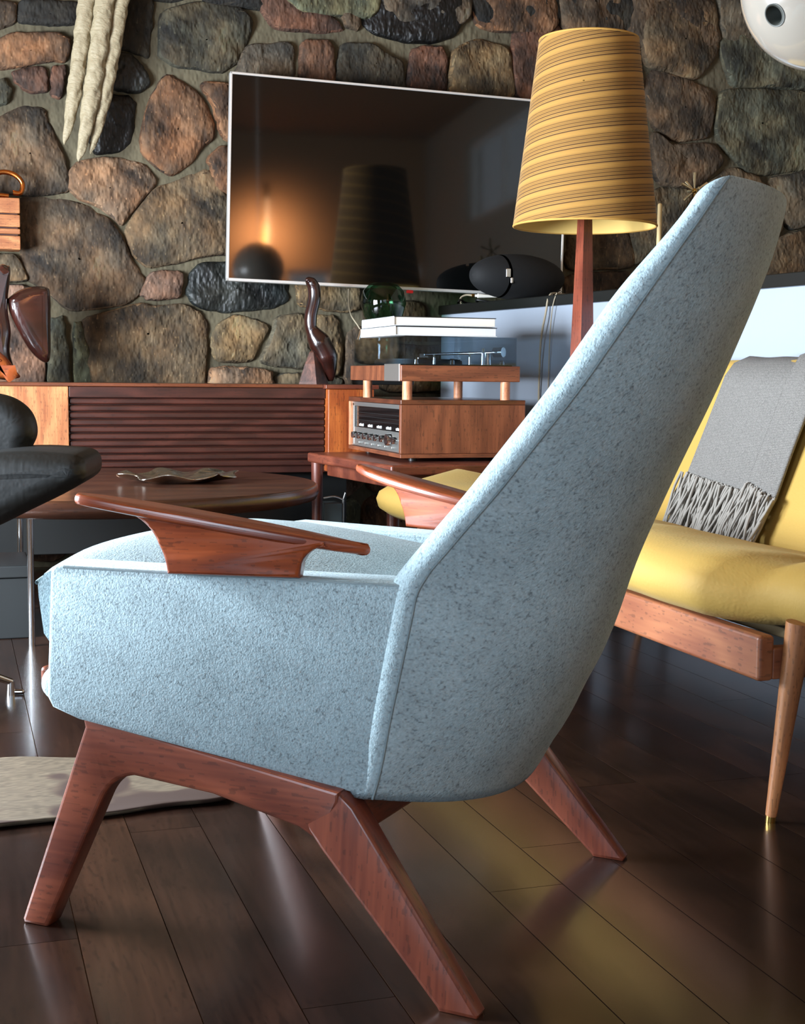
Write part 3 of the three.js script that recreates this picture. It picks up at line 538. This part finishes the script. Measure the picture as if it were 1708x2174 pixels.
// ---------------------------------------------------------------- floor lamp with a yarn-wound shade
{
  const t = thing('floor_lamp', 'tall floor lamp with a yellow yarn-wound cone shade on a tapered reddish wooden pole', 'lamp', [1.85, 0, -3.92]);
  const y0 = 1.2, y1 = 1.752, ra = 0.219, rb = 0.15, nl = lattice(5);
  const bands = (v) => { const q = v - Math.floor(v); let s = 0; for (const [c, w, d] of [[0.06, 0.05, 1], [0.16, 0.025, 0.6], [0.27, 0.045, 0.9], [0.37, 0.022, 0.5], [0.47, 0.04, 0.8], [0.56, 0.02, 0.5], [0.66, 0.03, 0.65]]) s = Math.max(s, d * Math.max(0, 1 - Math.abs(q - c) / w)); return s; };
  const shadeT = tex(512, 512, (u, v) => {
    const q = v - Math.floor(v), s = bands(v), y = nl(u * 12, v * 180, 12, 180), warm = q > 0.5 && q < 0.75 ? 1 : 0;
    let c = mix3(hex(0xac813c), hex(0x8d662a), warm * 0.6 + (q > 0.2 && q < 0.48 ? 0.5 : 0)); c = mix3(c, hex(0x452a0c), Math.min(1, 1.25 * s)); const k = 0.9 + 0.2 * y; return [c[0] * k, c[1] * k, c[2] * k];
  });
  const rows = [], uvs = [], NY = 260, NX = 120, turns = -3, per = 0.052;
  for (let j = 0; j <= NY; j++) { const r = []; for (let i = 0; i <= NX; i++) { const u = i / NX, y = lerp(y0, y1, j / NY), b = bands(y / per + u * turns), rad = lerp(ra, rb, j / NY) - 0.0022 * b + 0.0006 * nl(u * 40, j * 0.9, 40, 999), a = -u * Math.PI * 2; r.push([rad * Math.cos(a), y, rad * Math.sin(a)]); } rows.push(r); }
  const g = skin(rows, false), uv = g.attributes.uv;
  for (let j = 0, k = 0; j <= NY; j++) for (let i = 0; i <= NX; i++, k++) uv.setXY(k, i / NX * 1, lerp(y0, y1, j / NY) / per + i / NX * turns);
  part('lamp_shade', g, phy({ map: shadeT, roughness: 0.85, transmission: 0.12, thickness: 0 }), t);
  part('shade_lining', lathe([[ra - 0.0055, y0], [rb - 0.0055, y1]], 72), std({ color: 0xd8b86c, roughness: 0.9 }), t);
  part('shade_rim', [at(new THREE.TorusGeometry(ra - 0.002, 0.0035, 8, 72), 0, y0, 0, Math.PI / 2), at(new THREE.TorusGeometry(rb - 0.002, 0.0035, 8, 72), 0, y1, 0, Math.PI / 2)], std({ color: 0xb98f45, roughness: 0.8 }), t);
  part('pole', uvm(at(flat(new THREE.CylinderGeometry(0.021, 0.062, 1.24, 4)), 0, 0.65, 0, 0, -0.55), 0.6, 'y'), M.lampWood, t);
  part('base', uvm(lathe([[0.001, 0], [0.105, 0], [0.108, 0.006], [0.104, 0.02], [0.07, 0.032], [0.001, 0.032]], 48), 0.6), M.lampWood, t);
  part('socket', [rod([0, 1.27, 0], [0, 1.36, 0], 0.016), rod([0, 1.36, 0], [0, 1.6, 0], 0.003)], M.brass, t);
  part('bulb', at(new THREE.SphereGeometry(0.03, 20, 16), 0, 1.4, 0), std({ color: 0xf2eee4, roughness: 0.3 }), t);
  part('spider', [rod([0, 1.6, 0], [lerp(ra, rb, 0.67) - 0.008, 1.6, 0], 0.002), rod([0, 1.6, 0], [-0.085, 1.6, 0.148], 0.002), rod([0, 1.6, 0], [-0.085, 1.6, -0.148], 0.002)], M.brass, t);
}

// ---------------------------------------------------------------- end table and stereo
{
  const t = thing('end_table', 'low reddish teak side table carrying the stereo receiver', 'table', [1.575, 0, -4.38], 0.11);
  part('tabletop', uvm(box(-0.36, 0.36, 0.436, 0.47, -0.37, 0.36, 0.008), 0.7, 'z'), M.teak, t);
  for (const x of [-0.335, 0.325]) for (const z of [-0.335, 0.32]) part('leg', uvm(rod([x, 0, z], [x, 0.438, z], 0.015, 0.021, 20), 0.5, 'y', x), M.teak, t);
  part('apron', uvm(box(-0.3, 0.3, 0.39, 0.436, -0.33, 0.31, 0.003), 0.7, 'x'), M.teak, t);
}
const RZ = -4.42;                                                // middle of the stereo stack
{
  const t = thing('receiver', 'walnut-cased stereo receiver with a black dial and a row of small silver knobs', 'stereo receiver', [1.54, 0.471, RZ]);
  const D = 0.21, Hw = 0.3;                                      // half depth in x, half width in z; the front looks towards -x
  for (const [x, z] of [[-0.15, -0.24], [-0.15, 0.24], [0.15, -0.24], [0.15, 0.24]]) part('foot', rod([x, 0, z], [x, 0.011, z], 0.014), M.blackPlastic, t);
  part('case_top', uvm(box(-D, D, 0.179, 0.194, -Hw, Hw, 0.002), 0.6, 'z'), M.walnutTop, t);
  part('case_bottom', uvm(box(-D, D, 0.011, 0.024, -Hw, Hw, 0.002), 0.6, 'z'), M.walnut, t);
  for (const s of [-1, 1]) part('case_side', uvm(box(-D, D, 0.0245, 0.1785, s > 0 ? Hw - 0.018 : -Hw, s > 0 ? Hw : -Hw + 0.018, 0.002), 0.7, 'y', 0.3 + s * 0.1), s > 0 ? M.walnut : M.postWood, t);
  part('chassis', box(-D + 0.03, D - 0.01, 0.026, 0.177, -Hw + 0.02, Hw - 0.02, 0), M.blackPlastic, t);
  const face = part('faceplate', [box(-D + 0.012, -D + 0.029, 0.026, 0.09, -Hw + 0.019, Hw - 0.019, 0.001), box(-D + 0.01, -D + 0.029, 0.163, 0.177, -Hw + 0.019, Hw - 0.019, 0.002), box(-D + 0.01, -D + 0.029, 0.026, 0.177, -Hw + 0.019, -Hw + 0.033, 0.002), box(-D + 0.01, -D + 0.029, 0.026, 0.177, Hw - 0.027, Hw - 0.019, 0.002)], std({ color: 0x8d8f8c, metalness: 0.7, roughness: 0.35 }), t, 'brushed grey faceplate');
  part('trim', [box(-D + 0.008, -D + 0.012, 0.026, 0.031, -Hw + 0.019, Hw - 0.019, 0), box(-D + 0.008, -D + 0.012, 0.172, 0.177, -Hw + 0.019, Hw - 0.019, 0)], M.silver, face);
  part('dial', box(-D + 0.016, -D + 0.029, 0.0905, 0.1625, -Hw + 0.034, Hw - 0.028, 0.001), phy({ color: 0x090a0a, roughness: 0.1 }), face, 'black dial window');
  // white print under the dial: five short groups of strokes
  for (let i = 0; i < 5; i++) for (let k = 0; k < 4; k++) part('marking', box(-D + 0.0145, -D + 0.0165, 0.0945, 0.1015 + 0.002 * (k % 2), -0.215 + i * 0.105 + k * 0.0135, -0.206 + i * 0.105 + k * 0.0135, 0), M.paperCool, face);
  for (const y of [0.115, 0.128, 0.141]) part('dial_line', box(-D + 0.0148, -D + 0.0165, y, y + 0.0012, -0.24, 0.25, 0), M.greyBox, face);
  for (let i = 0; i < 8; i++) { const z = -0.235 + i * 0.066, r = i === 6 ? 0.021 : 0.0125; part('knob', [rod([-D + 0.014, 0.063, z], [-D - 0.006, 0.063, z], r, r * 0.86, 20)], M.chrome, t, i === 6 ? 'large silver volume knob' : undefined); }
  for (let i = 0; i < 6; i++) part('button', box(-D + 0.004, -D + 0.013, 0.036, 0.042, -0.2 + i * 0.075, -0.182 + i * 0.075, 0.001), M.silver, t);
}
{
  const t = thing('turntable', 'wooden-plinth record player under a smoky lid, raised on wooden pegs on top of the receiver', 'record player', [1.53, 0.665, RZ + 0.01]);
  const A = 0.2, B = 0.29;
  for (const [x, z] of [[-0.175, 0.275], [0.155, 0.275], [-0.175, -0.16], [0.155, -0.16]]) part('peg', uvm(rod([x, 0, z], [x, 0.058, z], 0.0155, 0.0155, 20), 0.4, 'y', x), M.postWood, t);
  part('plinth', uvm(box(-A, A, 0.058, 0.108, -B, B, 0.003), 0.7, 'x'), M.walnut, t);
  part('badge', box(-A - 0.003, -A + 0.002, 0.058, 0.112, B - 0.17, B - 0.012, 0.001), M.silver, t, 'grey metal corner plate');
  part('deck', box(-A + 0.02, A - 0.02, 0.108, 0.112, -B + 0.02, B - 0.02, 0.001), M.blackPlastic, t);
  part('platter', [at(new THREE.CylinderGeometry(0.148, 0.15, 0.014, 64), -0.02, 0.12, -0.08)], std({ color: 0x33373a, metalness: 0.5, roughness: 0.4 }), t);
  part('record_mat', at(new THREE.CylinderGeometry(0.143, 0.143, 0.004, 64), -0.02, 0.129, -0.08), M.blackPlastic, t);
  part('spindle', rod([-0.02, 0.129, -0.08], [-0.02, 0.142, -0.08], 0.0035), M.chrome, t);
  const arm = part('tonearm', [rod([0.12, 0.112, 0.2], [0.12, 0.15, 0.2], 0.016, 0.013), rod([0.14, 0.152, 0.235], [-0.03, 0.146, 0.02], 0.0042), at(new THREE.BoxGeometry(0.03, 0.012, 0.018), -0.035, 0.142, 0.012)], M.chrome, t);
  part('counterweight', rod([0.135, 0.152, 0.228], [0.155, 0.153, 0.255], 0.016), M.chrome, arm);
  for (const [x, h, r] of [[-0.14, 0.02, 0.008], [-0.08, 0.03, 0.006], [-0.02, 0.018, 0.01], [0.04, 0.034, 0.006], [0.085, 0.052, 0.009], [0.15, 0.014, 0.01]]) part('control', [rod([x, 0.11, 0.255], [x, 0.112 + h * 0.7, 0.255], r, r * 0.8), rod([x, 0.112 + h * 0.7, 0.255], [x, 0.112 + h, 0.255], r * 0.5, r * 0.7)], M.chrome, t);
  const lid = new THREE.Group(); lid.name = 'dust_cover'; t.add(lid); lid.userData.label = 'smoky clear dust cover';
  const a = A - 0.012, b = B - 0.004, y0 = 0.109, y1 = 0.196, th = 0.003;
  part('pane', box(-a, -a + th, y0, y1, -b, b, 0), M.glass, lid); part('pane', box(a - th, a, y0, y1, -b, b, 0), M.glass, lid);
  part('pane', box(-a + th, a - th, y0, y1, b - th, b, 0), M.glass, lid); part('pane', box(-a + th, a - th, y0, y1, -b, -b + th, 0), M.glass, lid);
  part('pane', box(-a, a, y1 + 0.0002, y1 + th, -b, b, 0), M.glass, lid);
}
for (const [label, x, y, z, turn, warm] of [['thick white-spined magazine lying directly on the record player lid', 1.475, 0.8645, -4.30, 0.01, 0], ['thick cream magazine with a dark cover, topmost on the record player lid', 1.482, 0.8955, -4.32, -0.012, 1]]) {
  const t = thing('magazine', label, 'magazine', [x, y, z], turn), w = 0.17, d = 0.185, h = 0.029;
  part('pages', box(-w + 0.003, w - 0.003, 0.0025, h - 0.0025, -d + 0.003, d - 0.003, 0.001), warm ? M.paper : M.paperCool, t);
  part('cover', [box(-w, w, 0, 0.0022, -d, d, 0.0005), box(-w, -w + 0.0025, 0, h, -d, d, 0.0005)], M.paperCool, t);
  part('front_cover', box(-w, w, h - 0.0022, h, -d, d, 0.0005), warm ? M.blackPlastic : M.blackFabric, t, 'dark cover');
}

// ---------------------------------------------------------------- sideboard on the back wall and what stands on it
{
  const t = thing('sideboard', 'dark wooden sideboard with a slatted roll door between lighter teak end panels', 'sideboard', [0.62, 0, -5.09]);
  const F = 0.2, BK = -0.2;
  part('top', uvm(box(-0.9, 0.66, 0.693, 0.705, BK, F + 0.006, 0.002), 0.8, 'x'), M.walnutTop, t);
  part('right_top', uvm(box(0.6605, 0.86, 0.69, 0.705, BK, F + 0.045, 0.002), 0.8, 'x', 0.3), M.teak, t);
  part('carcass', uvm(box(-0.88, 0.84, 0.385, 0.69, BK + 0.005, F - 0.025, 0.002), 0.8, 'x'), M.tambour, t);
  part('base', box(-0.8, 0.78, 0.1, 0.384, BK + 0.02, 0.1, 0.003), M.blackPlastic, t);
  part('end_panel', uvm(box(-0.88, -0.24, 0.39, 0.692, F - 0.024, F + 0.004, 0.003), 0.6, 'y'), M.paleTeak, t, 'light teak door panel');
  part('end_panel', uvm(box(0.672, 0.845, 0.39, 0.689, F - 0.024, F + 0.035, 0.003), 0.6, 'y', 0.4), M.orangeTeak, t, 'orange teak end panel');
  const door = new THREE.Group(); door.name = 'roll_door'; t.add(door);
  part('top_rail', uvm(box(-0.238, 0.67, 0.655, 0.692, F - 0.024, F, 0.002), 0.8, 'x', 0.2), M.tambour, door);
  for (let i = 0; i < 10; i++) part('slat', uvm(box(-0.238, 0.67, 0.631 - i * 0.0245, 0.6525 - i * 0.0245, F - 0.024, F - 0.006, 0.0065), 0.8, 'x', i * 0.13), M.tambour, door);
  for (const x of [-0.82, 0.78]) for (const z of [-0.15, 0.14]) part('leg', uvm(rod([x, 0, z * 0.5], [x, 0.101, z * 0.5], 0.014, 0.02), 0.5, 'y'), M.walnut, t);
}
const SB = 0.705;
{
  // bird with a tall neck on a pointed stone
  const t = thing('bird_sculpture', 'polished dark wood bird with a tall upright neck, perched on a pinkish stone cone', 'sculpture', [1.285, SB, -5.06]);
  part('stone_base', [flat(lathe([[0.001, 0], [0.06, 0], [0.057, 0.01], [0.034, 0.075], [0.014, 0.118], [0.001, 0.128]], 5))], std({ color: 0x80564a, map: stoneT, roughness: 0.5 }), t, 'pinkish pyramid stone');
  const neck = [[-0.03, 0.384, 0.02], [-0.012, 0.384, 0.005], [0.002, 0.362, 0], [0.006, 0.32, 0], [-0.008, 0.25, 0], [-0.004, 0.2, 0], [0.02, 0.165, 0], [0.05, 0.11, 0], [0.066, 0.05, 0], [0.07, 0.012, 0]];
  const rad = table([0, 0.1, 0.2, 0.4, 0.55, 0.68, 0.8, 0.9, 1], [0.005, 0.018, 0.025, 0.024, 0.024, 0.042, 0.042, 0.025, 0.01]);
  const cv = new THREE.CatmullRomCurve3(neck.map((p) => V(...p))), rows = [], f = cv.computeFrenetFrames(60, false);
  for (let i = 0; i <= 60; i++) { const p = cv.getPoint(i / 60), r = rad(i / 60), q = []; for (let k = 0; k < 18; k++) { const a = k / 18 * Math.PI * 2, c = Math.cos(a) * r, s = Math.sin(a) * r * 1.0; q.push([p.x + f.normals[i].x * c + f.binormals[i].x * s, p.y + f.normals[i].y * c + f.binormals[i].y * s, p.z + f.normals[i].z * c + f.binormals[i].z * s]); } rows.push(q); }
  const end = (r) => { const m = r.reduce((a, p) => [a[0] + p[0] / r.length, a[1] + p[1] / r.length, a[2] + p[2] / r.length], [0, 0, 0]); return r.map(() => m); };
  part('body', skin([end(rows[0]), ...rows, end(rows[60])]), M.sculptWood, t);
}
{
  const t = thing('carved_sculpture', 'glossy dark wood sculpture with a broad rounded wing, at the left end of the sideboard', 'sculpture', [0.24, SB + 0.013, -5.06]);
  const pillow = (pts, d, seg = 60) => slabOf(pts, d, d * 0.46, seg, 10);
  part('wing', at(pillow([[-0.05, 0.275], [-0.01, 0.305], [0.04, 0.32], [0.085, 0.318], [0.096, 0.29], [0.095, 0.18], [0.094, 0.09], [0.085, 0.058], [0.06, 0.062], [0.02, 0.1], [-0.02, 0.17], [-0.045, 0.23]], 0.07), 0, 0, 0, 0, 0.1), M.sculptWood, t);
  part('column', at(pillow([[-0.115, 0.0], [-0.03, 0.0], [-0.045, 0.09], [-0.04, 0.16], [-0.05, 0.25], [-0.038, 0.37], [-0.05, 0.388], [-0.075, 0.385], [-0.1, 0.3], [-0.12, 0.18]], 0.08), 0, 0, 0.01), M.sculptWood, t);
  part('foot', at(pillow([[-0.15, 0.0], [-0.02, 0.0], [-0.03, 0.03], [-0.06, 0.075], [-0.1, 0.1], [-0.14, 0.05]], 0.1), 0, 0, 0.03), M.orangeTeak, t, 'lighter orange wood foot');
}
{
  const t = thing('glass_vase', 'dark green rounded glass vase showing above the magazines', 'vase', [1.575, 0.705, -5.11]);
  part('vase', lathe([[0.001, 0], [0.05, 0], [0.055, 0.02], [0.04, 0.1], [0.045, 0.18], [0.075, 0.24], [0.088, 0.29], [0.08, 0.335], [0.055, 0.36], [0.03, 0.368], [0.026, 0.366], [0.05, 0.35], [0.07, 0.3]], 48), M.greenGlass, t);
  part('base', box(-0.1, 0.1, -0.02, 0, -0.08, 0.08, 0.003), M.blackPlastic, t); t.position.y += 0.02;
}
{
  const t = thing('plug_cable', 'thin grey cable hanging below the television with a silver plug at its end', 'cable', [1.455, 0.9, -5.2]);
  part('cord', tube([[0.01, 0.17, -0.01], [0.002, 0.12, 0.02], [0.0, 0.07, 0.06], [0.015, 0.03, 0.1], [0.022, 0.01, 0.12]], 0.003, 24, 8), M.beigeCord, t);
  part('plug', [rod([0.022, 0.012, 0.12], [0.008, -0.03, 0.13], 0.006, 0.008)], M.chrome, t, 'silver plug');
}
{
  const t = thing('television', 'large flat television with a thin silver frame hung slightly crooked on the stone wall', 'television', [1.6761, 1.4594, -5.2]);
  t.rotation.set(-0.0149, -0.038, -0.0228, 'YXZ');
  const w = 1.3538 / 2, h = 1.3538 * 0.57 / 2, b = 0.009;
  part('frame', [box(-w, w, h - b, h, -0.03, 0.004, 0.002), box(-w, w, -h, -h + b * 1.3, -0.03, 0.004, 0.002), box(-w, -w + b, -h, h, -0.03, 0.004, 0.002), box(w - b, w, -h, h, -0.03, 0.004, 0.002)], std({ color: 0xe6e6e2, metalness: 0.6, roughness: 0.4 }), t, 'thin silver frame');
  part('screen', box(-w + b - 0.001, w - b + 0.001, -h + b * 1.2, h - b + 0.001, -0.02, 0.0, 0), M.screen, t);
  part('back_shell', box(-w + 0.01, w - 0.01, -h + 0.01, h - 0.01, -0.05, -0.021, 0.004), M.blackPlastic, t);
  part('wall_mount', box(-0.22, 0.22, -0.18, 0.18, -0.19, -0.051, 0.004), M.blackPlastic, t);
  const led = part('standby_light', box(0.03, 0.055, -h - 0.011, -h - 0.001, -0.012, 0.002, 0.002), std({ color: 0x661010, emissive: 0xc01818, emissiveIntensity: 0.5, roughness: 0.4 }), t, 'small red standby light');
}

// ---------------------------------------------------------------- on the wall at left
{
  const t = thing('wall_hanging', 'bundle of three pale carved wooden pods hanging points down on the stone wall', 'wall hanging', [0.5, 1.5, -5.27]);
  const n = lattice(8);
  for (const [x0, y0, x1, z, r0] of [[-0.092, 0.074, 0.0, 0, 0.024], [-0.044, 0.014, 0.055, 0.018, 0.027], [0.001, 0.046, 0.118, 0.0, 0.023]]) {
    const rows = [], top = 0.98, K = 28;
    for (let j = 0; j <= 90; j++) {
      const s = j / 90, y = lerp(y0, top, s), bend = Math.pow((y - y0) / 0.56, 0.8), cx = lerp(x0, x1, Math.min(1.5, bend)), r = r0 * (0.25 + 0.75 * Math.sqrt(Math.min(1, s / 0.2))) * (1 + 0.45 * s), row = [];
      for (let k = 0; k < K; k++) { const a = k / K * Math.PI * 2, tw = a + y * 22, q = r * (1 + 0.24 * Math.pow(Math.abs(Math.sin(tw * 1.5)), 0.6) - 0.16 + 0.22 * (n(a * 3 + 9, y * 60, 99, 999) - 0.5)); row.push([cx + q * Math.cos(a), y, z + q * 0.8 * Math.sin(a)]); }
      rows.push(row);
    }
    const tip = rows[0].map(() => [x0 - 0.002, y0 - 0.012, z]);
    part('pod', uvm(skin([tip, ...rows]), 0.3, 'y', x0), std({ color: 0x978b70, roughness: 0.65, bumpMap: stoneB, bumpScale: 0.004 }), t);
  }
  part('hanger', [tube([[0.13, 0.95, 0], [0.14, 1.0, 0], [0.14, 1.04, -0.06]], 0.008, 12, 8), rod([0.14, 1.03, -0.05], [0.14, 1.03, -0.11], 0.006)], M.beigeCord, t);
}
{
  const t = thing('wall_ornament', 'grooved wooden block with a curled copper hook on the stone wall at the picture edge', 'wall ornament', [0.18, 1.18, -5.3]);
  for (const [a, b] of [[0, 0.05], [0.056, 0.075], [0.081, 0.125], [0.13, 0.185]]) part('block', uvm(box(-0.12, 0.068, a, b, -0.06, 0.03, 0.004), 0.4, 'x', a * 9), M.paleTeak, t);
  part('spine', box(-0.11, 0.06, 0.004, 0.18, -0.058, 0.024, 0.001), M.tambour, t);
  part('copper_hook', tube([[-0.04, 0.186, 0], [-0.03, 0.24, 0.0], [0.0, 0.275, 0.005], [0.05, 0.27, 0.01], [0.078, 0.24, 0.012], [0.07, 0.205, 0.012], [0.045, 0.205, 0.012]], 0.009, 50, 12), M.copper, t, 'polished copper scroll');
  part('copper_bar', rod([-0.08, 0.2, 0.01], [0.03, 0.192, 0.012], 0.008), M.copper, t);
}
{
  const t = thing('globe_lamp', 'white glossy globe lamp with a dark oval opening, hanging at the upper right', 'lamp', [1.517, 1.452, -2.222]);
  const R0 = 0.153, hole = 0.125, P = []; for (let i = 0; i <= 60; i++) { const a = lerp(hole, Math.PI, i / 60); P.push([Math.max(0.0003, R0 * Math.sin(a)), R0 * Math.cos(a)]); }
  const q = new THREE.Quaternion().setFromUnitVectors(V(0, 1, 0), V(-0.84, -0.49, 0.23).normalize());
  part('globe', lathe(P, 72).applyQuaternion(q), M.globe, t);
  part('socket', lathe([[R0 * Math.sin(hole) + 0.002, R0 * Math.cos(hole) + 0.001], [R0 * Math.sin(hole) - 0.003, R0 * Math.cos(hole) + 0.002], [R0 * Math.sin(hole) - 0.004, R0 * Math.cos(hole) - 0.03], [0.0005, R0 * Math.cos(hole) - 0.032]], 40).applyQuaternion(q), std({ color: 0x3a3d38, roughness: 0.5 }), t, 'dark recessed opening');
  part('cord', rod([0, R0 - 0.002, 0], [0, TOP - 1.452 - 0.02, 0], 0.003), M.frameWhite, t);
  part('ceiling_cup', at(new THREE.CylinderGeometry(0.05, 0.055, 0.025, 30), 0, TOP - 1.452 - 0.0125, 0), M.frameWhite, t);
}

// ---------------------------------------------------------------- coffee table, dish, black chair, rug
{
  const t = thing('coffee_table', 'low round dark wood coffee table on thin chrome legs', 'table', [0.42, 0, -4.13]);
  part('tabletop', uvm(lathe([[0.001, 0.372], [0.6, 0.372], [0.622, 0.378], [0.63, 0.396], [0.626, 0.414], [0.618, 0.42], [0.001, 0.42]], 96), 0.8, 'x'), M.tableWood, t);
  for (const sx of [-1, 1]) for (const sz of [-1, 1]) part('leg', rod([sx * 0.228, 0, sz * 0.3], [sx * 0.228, 0.373, sz * 0.3], 0.009), M.chrome, t);
  part('leg_ring', at(new THREE.TorusGeometry(0.377, 0.008, 8, 60), 0, 0.362, 0, Math.PI / 2), M.chrome, t);
}
{
  const t = thing('silver_dish', 'ornate silver leaf-edged dish lying on the round coffee table', 'dish', [0.63, 0.4205, -4.1], 0.2);
  const rows = []; const edgeK = (a) => 1 + 0.1 * Math.abs(Math.sin(a * 3.5)) + 0.06 * Math.sin(a * 11);
  for (const [k, y, wv] of [[0.02, 0.006, 0], [0.4, 0.005, 0], [0.62, 0.008, 0.1], [0.8, 0.017, 0.6], [0.95, 0.026, 1], [1.0, 0.024, 1], [0.96, 0.02, 1], [0.78, 0.011, 0.6], [0.55, 0.0, 0], [0.02, 0.0, 0]]) { const r = []; for (let i = 0; i < 120; i++) { const a = i / 120 * Math.PI * 2, q = 0.168 * k * lerp(1, edgeK(a), wv); r.push([q * Math.cos(a), y + 0.007 * wv * Math.sin(a * 7), 0.85 * q * Math.sin(a)]); } rows.push(r); }
  part('bowl', skin(rows), std({ color: 0xc9c6bc, metalness: 1, roughness: 0.22, bumpMap: stoneB, bumpScale: 0.003 }), t);
}
{
  const t = thing('storage_box', 'plain grey box standing on the floor under the coffee table', 'box', [0.04, 0, -4.1]);
  part('body', box(-0.155, 0.155, 0, 0.17, -0.15, 0.15, 0.004), M.greyBox, t); part('lid', box(-0.16, 0.16, 0.171, 0.205, -0.155, 0.155, 0.004), M.greyBox, t);
}
{
  const t = thing('glass_box', 'small grey glass box with a metal arm, standing under the side table', 'box', [1.265, 0, -4.74]);
  part('body', box(-0.03, 0.035, 0, 0.29, -0.05, 0.05, 0.003), phy({ color: 0x6b7c80, roughness: 0.15 }), t);
  part('arm', [rod([0.045, 0.0, 0.02], [0.047, 0.3, 0.02], 0.004), tube([[0.047, 0.3, 0.02], [0.02, 0.31, 0.01], [-0.02, 0.305, 0.0]], 0.004, 12, 6), rod([0.047, 0.3, 0.02], [0.055, 0.325, 0.02], 0.003)], M.silver, t);
}
{
  const t = thing('shell_chair', 'black upholstered shell chair with rounded lobes on a chrome star base at the left edge', 'armchair', [-0.06, 0, -3.16], -0.22);
  const pillow = (pts, d) => slabOf(pts, d, Math.min(0.045, d * 0.46), 60, 8);
  // seat and arm shell seen from its side: a thick moulded lobe
  part('seat_shell', pillow([[-0.34, 0.42], [-0.2, 0.385], [0.0, 0.385], [0.14, 0.405], [0.25, 0.455], [0.345, 0.505], [0.362, 0.535], [0.35, 0.565], [0.3, 0.574], [0.2, 0.575], [0.0, 0.555], [-0.34, 0.56]], 0.34), M.blackLeather, t);
  part('back_shell', at(pillow([[-0.3, 0.52], [0.16, 0.52], [0.215, 0.58], [0.222, 0.625], [0.2, 0.665], [0.15, 0.69], [0.05, 0.697], [-0.2, 0.695], [-0.3, 0.65]], 0.1), 0, 0, -0.1), M.blackLeather, t);
  part('column', rod([-0.02, 0.07, 0], [-0.02, 0.4, 0], 0.02), M.chrome, t);
  for (let i = 0; i < 4; i++) {
    const a = i * Math.PI / 2 - 0.655, c = Math.cos(a), s = Math.sin(a), leg = part('leg', [rod([-0.02, 0.13, 0], [-0.02 + 0.215 * c, 0.03, 0.215 * s], 0.014, 0.008)], M.chrome, t);
    part('glide', [rod([-0.02 + 0.215 * c, 0, 0.215 * s], [-0.02 + 0.215 * c, 0.032, 0.215 * s], 0.011, 0.009), at(new THREE.CapsuleGeometry(0.006, 0.025, 4, 10), -0.02 + 0.215 * c + 0.012, 0.007, 0.215 * s, 0, 0, Math.PI / 2)], M.chrome, leg);
  }
}
{
  const t = thing('hide_rug', 'pale cowhide rug with brown patches and a wavy edge, under the front of the armchair', 'rug', [0.1, 0, -2.6]);
  const nr = lattice(63), hideT = tex(512, 512, (u, v) => { const q = fbm(nr, u, v, 5, 5, 3), f = nr(u * 70, v * 240, 70, 240); let c = mix3(hex(0x5f5341), hex(0x3d3325), f * 0.8); c = mix3(c, hex(0x2f1c11), sstep(0.46, 0.56, q)); return c; });
  const pts = [[0.36, 0.24], [0.34, 0.285], [0.23, 0.293], [0.15, 0.31], [0.1, 0.315], [0.02, 0.318], [-0.06, 0.325], [-0.2, 0.36], [-0.5, 0.34], [-0.8, 0.25], [-0.85, 0.05], [-0.5, -0.1], [-0.2, -0.06], [0.0, -0.04], [0.1, -0.01], [0.22, 0.02], [0.34, 0.1], [0.385, 0.17]];
  const ring = new THREE.CatmullRomCurve3(pts.map(([x, z]) => V(x, 0, z)), true).getPoints(120).slice(0, 120), rows = [], c = V(-0.15, 0, 0.12);
  for (const [k, y] of [[0.01, 0.005], [0.3, 0.005], [0.6, 0.006], [0.8, 0.007], [0.92, 0.009], [0.985, 0.012], [1.0, 0.01], [0.99, 0.004], [0.9, 0.001], [0.01, 0.0008]]) rows.push(ring.map((p, i) => { const x = lerp(c.x, p.x, k), z = lerp(c.z, p.z, k), wv = k > 0.5 && y > 0.002 ? 0.012 * Math.max(0, nr(x * 9 + 50, z * 9 + 50, 999, 999) - 0.35) * (k > 0.9 ? 1.4 : 0.8) : 0; return [x, y + wv, z]; }));
  part('hide', uvm(skin(rows), 0.7), phy({ map: hideT, roughness: 0.8, sheen: 0.3 }), t);
}

scene.updateMatrixWorld(true);
renderer.render(scene, camera);
